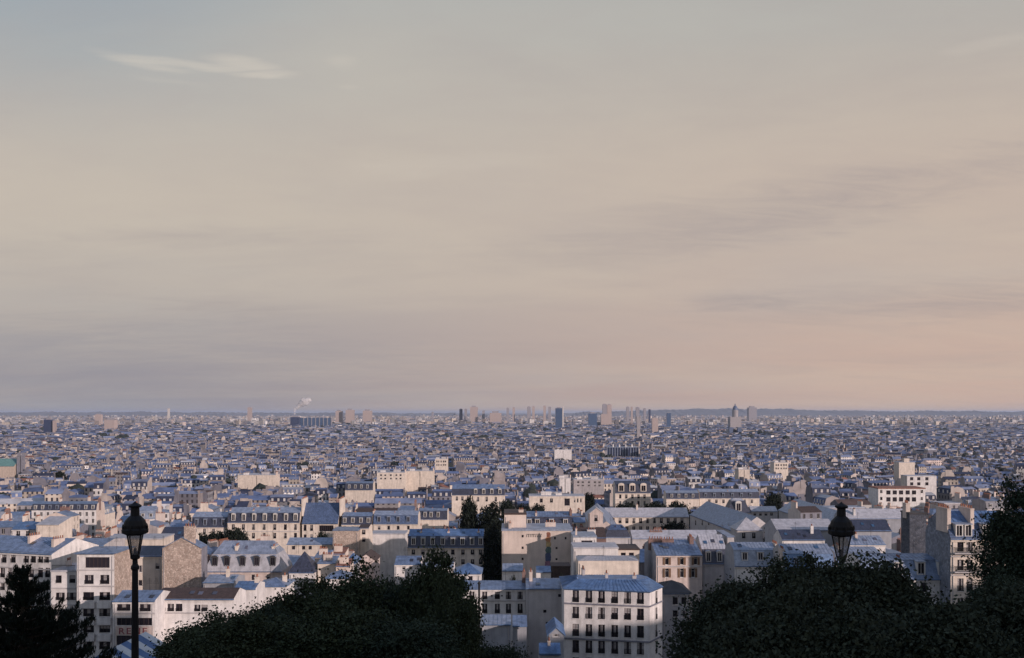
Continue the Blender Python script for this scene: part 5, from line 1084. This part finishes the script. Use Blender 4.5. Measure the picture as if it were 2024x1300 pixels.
def crown_points(r, rx, ry, rz_, zc, nclump, per, spread, shell=.55):
    u = r.normal(0, 1, (nclump, 3)); u /= np.linalg.norm(u, axis=1)[:, None]; rad = shell + (1 - shell) * r.random(nclump) ** .7; rad *= r.uniform(.82, 1.08, nclump)
    lob = r.normal(0, 1, (9, 3)); lob[:, 2] = np.abs(lob[:, 2]) * .8; lob /= np.linalg.norm(lob, axis=1)[:, None]
    rad *= .84 + .26 * np.exp(-(1 - (u @ lob.T).max(1)) / .07)
    c = u * rad[:, None] * np.array([rx, ry, rz_]); c[:, 2] = np.where(c[:, 2] < 0, c[:, 2] * .8, c[:, 2]); c[:, 2] += zc
    sc = spread * r.uniform(.6, 1.35, nclump)
    pts = np.repeat(c, per, 0) + r.normal(0, 1, (nclump * per, 3)) * np.repeat(sc, per)[:, None] * np.array([1, 1, .7]); return c, pts
def tree_meshes(key, seed, rx, rz_, zc, nclump, per, spread, size, leaf, trunk_r):
    def mk():
        r = np.random.default_rng(seed); c, pts = crown_points(r, rx, rx, rz_, zc, nclump, per, spread); crown = leaf_mesh('crown', pts, size, leaf, r)
        mb = MB(); mb.tube([(0, 0, -.6), (.05, .02, zc * .3), (-.05, .06, zc * .65), (0, 0, zc + rz_ * .3)], [trunk_r * 1.25, trunk_r, trunk_r * .8, trunk_r * .25], 8)
        for k in r.choice(nclump, min(22, nclump), replace=False):
            e = c[k]; z0 = zc * r.uniform(.45, .85); mb.tube([(0, 0, z0), (e[0] * .5, e[1] * .5, (z0 + e[2]) / 2 + .2), tuple(e)], [trunk_r * .45, trunk_r * .25, trunk_r * .06], 5)
        return crown, mb.mesh('trunk', 'bark')
    return shared(key, mk)
def plant(name, label, px_, ytop, wpx, Y, var, group=None, stretch=None, rot=None, leaf='leaf', cat='tree'):
    """a tree whose crown top is at row ytop and whose crown is wpx wide at distance Y"""
    p = world_pt(px_, ytop, Y); zb = ground_z(p.x, Y); Ht = p.z - zb; w = wpx / F * Y
    crown, trunk = TV[var]; rx0, rz0, zc0 = TD[var]
    s = w / 2 / rx0; sz = Ht / (zc0 + rz0 * 1.05)
    root = empty(name, (p.x, Y, zb), rot if rot is not None else random.uniform(0, 6.28), label, cat, group); root.scale = (s, s, sz)
    link('trunk', trunk, root); link('crown', crown, root); return root
TV, TD = {}, {}
for i in range(3): TV['lime%d' % i] = tree_meshes('lime%d' % i, 30 + i, 3.4, 4.6, 8.0, 230, 250, .46, .13, ('leaf', 'leaf_deep', 'leaf')[i], .24); TD['lime%d' % i] = (3.6, 4.6, 8.0)
TV['street'] = tree_meshes('street', 50, 4.0, 4.2, 8.0, 150, 90, .7, .38, 'leaf_street', .28); TD['street'] = (4.3, 4.2, 8.0)
TV['column'] = tree_meshes('column', 51, 4.0, 12.5, 14.0, 260, 100, .85, .40, 'leaf_street', .35); TD['column'] = (4.2, 12.5, 14.0)
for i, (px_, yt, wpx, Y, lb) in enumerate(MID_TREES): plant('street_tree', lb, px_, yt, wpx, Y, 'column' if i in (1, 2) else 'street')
FT = [(395, 1222, 215, 62, 'lowest dark tree at the left end of the big tree mass'), (500, 1172, 230, 66, 'dark tree in the tree mass below the pale mansard'), (590, 1146, 210, 72, 'dark tree in the tree mass under the navy pyramid roof'), (690, 1128, 220, 70, 'broad dark tree in the middle of the big tree mass'),
      (785, 1106, 210, 74, 'tall dark tree in the right half of the big tree mass'), (862, 1088, 170, 70, 'highest dark tree of the big tree mass, before the navy mansard'), (893, 1150, 130, 64, 'dark tree closing the big tree mass beside the flue pipe'), (985, 1250, 150, 66, 'low dark tree before the mauve lean-to roof'),
      (460, 1215, 230, 52, 'front dark tree at the left of the big tree mass, overlapping the taller ones'), (650, 1200, 260, 54, 'front dark tree in the middle of the big tree mass'), (800, 1195, 250, 54, 'front dark tree at the right of the big tree mass')]
for i, (px_, yt, wpx, Y, lb) in enumerate(FT): plant('lime_tree', lb, px_, yt, wpx, Y, 'lime%d' % (i % 3))
# right-hand tree rising past the frame edge, and one below it
TV['near'] = tree_meshes('near', 61, 2.6, 4.6, 8.0, 330, 200, .30, .085, 'leaf_deep', .2); TD['near'] = (2.75, 4.6, 8.0)
plant('leafy_tree', 'tall dark tree at the right edge before the balcony house', 2048, 925, 240, 33, 'near', rot=.4)
plant('leafy_tree', 'lower dark tree beside the tall right edge tree', 1990, 1120, 210, 29, 'near', rot=2.2)
# clipped shrubs in front of the right lamp
def shrub(label, px_, ytop, wpx, Y, seed, hgt):
    p = world_pt(px_, ytop, Y); w = wpx / F * Y / 2; zb = ground_z(p.x, Y); Ht = p.z - zb; r = np.random.default_rng(seed)
    c, pts = crown_points(r, w, w, Ht * .56, Ht * .46, 520, 170, .12, .74); root = empty('shrub', (p.x, Y, zb), 0, label, 'shrub', None)
    link('crown', leaf_mesh('crown', pts, .036, 'leaf_shrub', r), root); mb = MB()
    for k in range(9): e = c[k * 17]; mb.tube([(0, 0, -.3), (e[0] * .3, e[1] * .3, Ht * .2), tuple(e)], [.05, .035, .01], 5)
    mb.build('trunk', 'bark', root)
shrub('large domed dark shrub hiding the post of the right lamp', 1672, 1098, 300, 13.6, 71, 2)
shrub('rounded dark shrub below the shuttered house', 1468, 1134, 250, 15.0, 72, 2)
shrub('smaller dark shrub on the side of the large domed one towards the balcony house', 1752, 1120, 180, 13.0, 77, 2)
shrub('flat topped dark shrub between the rounded and the large domed ones', 1565, 1122, 260, 14.2, 76, 2)
shrub('low dark shrub under the white dormer mansard', 1865, 1200, 300, 12.2, 73, 2)
shrub('low spreading dark shrub at the foot of the large domed one', 1580, 1180, 420, 12.0, 74, 2)
shrub('dark shrub filling the corner below the right edge tree', 2010, 1165, 260, 13.0, 75, 2)
# pine at the left edge: tiers of boughs with upright needle tufts
def pine():
    Y = 40.0; p = world_pt(44, 1136, Y); zb = ground_z(p.x, Y); Ht = p.z - zb; r = np.random.default_rng(91)
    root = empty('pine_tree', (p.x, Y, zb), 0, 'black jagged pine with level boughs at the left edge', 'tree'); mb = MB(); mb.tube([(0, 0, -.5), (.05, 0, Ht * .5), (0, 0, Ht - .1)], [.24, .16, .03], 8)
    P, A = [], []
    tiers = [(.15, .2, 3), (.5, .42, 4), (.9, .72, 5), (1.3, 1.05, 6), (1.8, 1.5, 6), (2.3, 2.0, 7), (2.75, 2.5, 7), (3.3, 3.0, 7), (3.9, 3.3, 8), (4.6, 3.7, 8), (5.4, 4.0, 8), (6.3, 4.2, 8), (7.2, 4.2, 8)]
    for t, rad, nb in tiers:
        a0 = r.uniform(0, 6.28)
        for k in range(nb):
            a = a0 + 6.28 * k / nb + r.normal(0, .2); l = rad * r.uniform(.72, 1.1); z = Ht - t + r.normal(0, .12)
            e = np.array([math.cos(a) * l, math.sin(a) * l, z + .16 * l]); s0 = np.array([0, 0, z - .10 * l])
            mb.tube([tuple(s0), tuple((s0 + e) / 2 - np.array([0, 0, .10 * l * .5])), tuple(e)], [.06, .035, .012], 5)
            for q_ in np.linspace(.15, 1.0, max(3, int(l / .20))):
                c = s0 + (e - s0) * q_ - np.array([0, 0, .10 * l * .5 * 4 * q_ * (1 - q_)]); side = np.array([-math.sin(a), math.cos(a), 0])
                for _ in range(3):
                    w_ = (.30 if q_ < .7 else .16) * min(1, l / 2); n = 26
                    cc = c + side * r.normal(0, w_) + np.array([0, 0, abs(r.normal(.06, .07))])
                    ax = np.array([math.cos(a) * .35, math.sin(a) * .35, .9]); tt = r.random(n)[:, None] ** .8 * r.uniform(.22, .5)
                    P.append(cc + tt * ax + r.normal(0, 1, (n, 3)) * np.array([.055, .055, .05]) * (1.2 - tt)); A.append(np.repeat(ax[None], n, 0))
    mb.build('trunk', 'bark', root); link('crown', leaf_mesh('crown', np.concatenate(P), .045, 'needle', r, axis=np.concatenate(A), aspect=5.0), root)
pine()

# ------------------------------------------------------------------ street lamps
def mat_lamp_glass():
    m = bpy.data.materials.new('lamp_glass'); m.use_nodes = True; M['lamp_glass'] = m; nt = m.node_tree; b = nt.nodes['Principled BSDF']; b.inputs['Base Color'].default_value = (.17, .165, .175, 1); b.inputs['Roughness'].default_value = .35
    t = nt.nodes.new('ShaderNodeBsdfTransparent'); mx = nt.nodes.new('ShaderNodeMixShader'); n = nt.nodes.new('ShaderNodeTexNoise'); n.inputs['Scale'].default_value = 6; mr = nt.nodes.new('ShaderNodeMapRange'); nt.links.new(n.outputs[0], mr.inputs[0]); mr.inputs[3].default_value = .35; mr.inputs[4].default_value = .75
    nt.links.new(mr.outputs[0], mx.inputs[0]); nt.links.new(t.outputs[0], mx.inputs[1]); nt.links.new(b.outputs[0], mx.inputs[2]); nt.links.new(mx.outputs[0], nt.nodes['Material Output'].inputs[0])
mat_lamp_glass()
def street_lamp(label, px_, Y, ytop, k):
    p = world_pt(px_, ytop, Y); zb = ground_z(p.x, Y); Ht = p.z - zb; root = empty('street_lamp', (p.x, Y, zb), 0, label, 'lamp', None); z0 = Ht - 1.16 * k   # foot of the lantern
    mb = MB(); mb.lathe([(.20, -.2), (.20, .35), (.14, .45), (.13, .9), (.085, 1.0), (.078, 1.6), (.062, z0 - .28), (.085, z0 - .25), (.085, z0 - .2), (.055, z0 - .15), (.05, z0 - .05)], 12); mb.build('post', 'iron', root)
    mb = MB(); mb.lathe([(.05, z0 - .06), (.10, z0 - .03), (.105, z0 + .02), (.07, z0 + .04), (.0, z0 + .04)], 8); mb.lathe([(.045, z0 + .04), (.03, z0 + .16), (.0, z0 + .2)], 8); mb.build('collar', 'iron', root)
    gb, gt, zg0, zg1 = .095 * k, .19 * k, z0 + .03, z0 + .47 * k
    fr = MB()
    for i in range(4):
        a = R(45 + 90 * i + 12); a2 = a + R(90); q_ = [(gb * math.cos(a), gb * math.sin(a), zg0), (gb * math.cos(a2), gb * math.sin(a2), zg0), (gt * math.cos(a2), gt * math.sin(a2), zg1), (gt * math.cos(a), gt * math.sin(a), zg1)]
        pm = MB(); pm.quad(*q_); pm.build('pane', 'lamp_glass', root); fr.tube([q_[0], q_[3]], [.016, .016], 5); fr.tube([q_[3], q_[2]], [.018, .018], 5); fr.tube([q_[0], q_[1]], [.018, .018], 5)
    fr.build('lantern_frame', 'iron', root)
    mb = MB(); mb.lathe([(.0, zg1 - .01), (.20 * k, zg1), (.262 * k, zg1 + .03), (.266 * k, zg1 + .10), (.235 * k, zg1 + .13), (.235 * k, zg1 + .19), (.20 * k, zg1 + .29 * k), (.135 * k, zg1 + .36 * k), (.10 * k, zg1 + .39 * k)], 14); mb.build('lantern_hood', 'iron', root)
    for i in range(8):
        a = 2 * math.pi * i / 8; m2 = MB(); m2.lathe([(.0, zg1 + .12), (.022, zg1 + .12), (.018, zg1 + .17), (0, zg1 + .22)], 5, .255 * k * math.cos(a), .255 * k * math.sin(a)); m2.build('hood_finial', 'iron', root)
    mb = MB(); mb.lathe([(.095 * k, zg1 + .385 * k), (.088 * k, zg1 + .55 * k), (.13 * k, zg1 + .57 * k), (.135 * k, zg1 + .60 * k), (.09 * k, zg1 + .625 * k), (.06 * k, Ht - .05), (.03, Ht - .03), (.0, Ht)], 10); mb.build('chimney_cap', 'iron', root)
street_lamp('black iron street lamp standing in front of the white shop building', 267, 20.0, 990, 1.0)
street_lamp('black iron street lamp rising behind the large domed shrub', 1663, 20.0, 991, 1.02)

# ------------------------------------------------------------------ air
def build_haze():
    mb = MB(); mb.box(-61000, 61000, -2600, 101000, -95, 75)
    m = bpy.data.materials.new('haze'); m.use_nodes = True; M['haze'] = m; nt = m.node_tree; nt.nodes.remove(nt.nodes['Principled BSDF'])
    v = nt.nodes.new('ShaderNodeVolumePrincipled'); v.inputs['Color'].default_value = (.70, .80, 1.0, 1); v.inputs['Density'].default_value = 2.6e-5; v.inputs['Anisotropy'].default_value = .1
    nt.links.new(v.outputs[0], nt.nodes['Material Output'].inputs['Volume'])
    o = mb.build('haze', 'haze'); o['kind'] = 'stuff'; o['label'] = 'thin pale evening haze lying over the whole city'; o['category'] = 'haze'
build_haze()
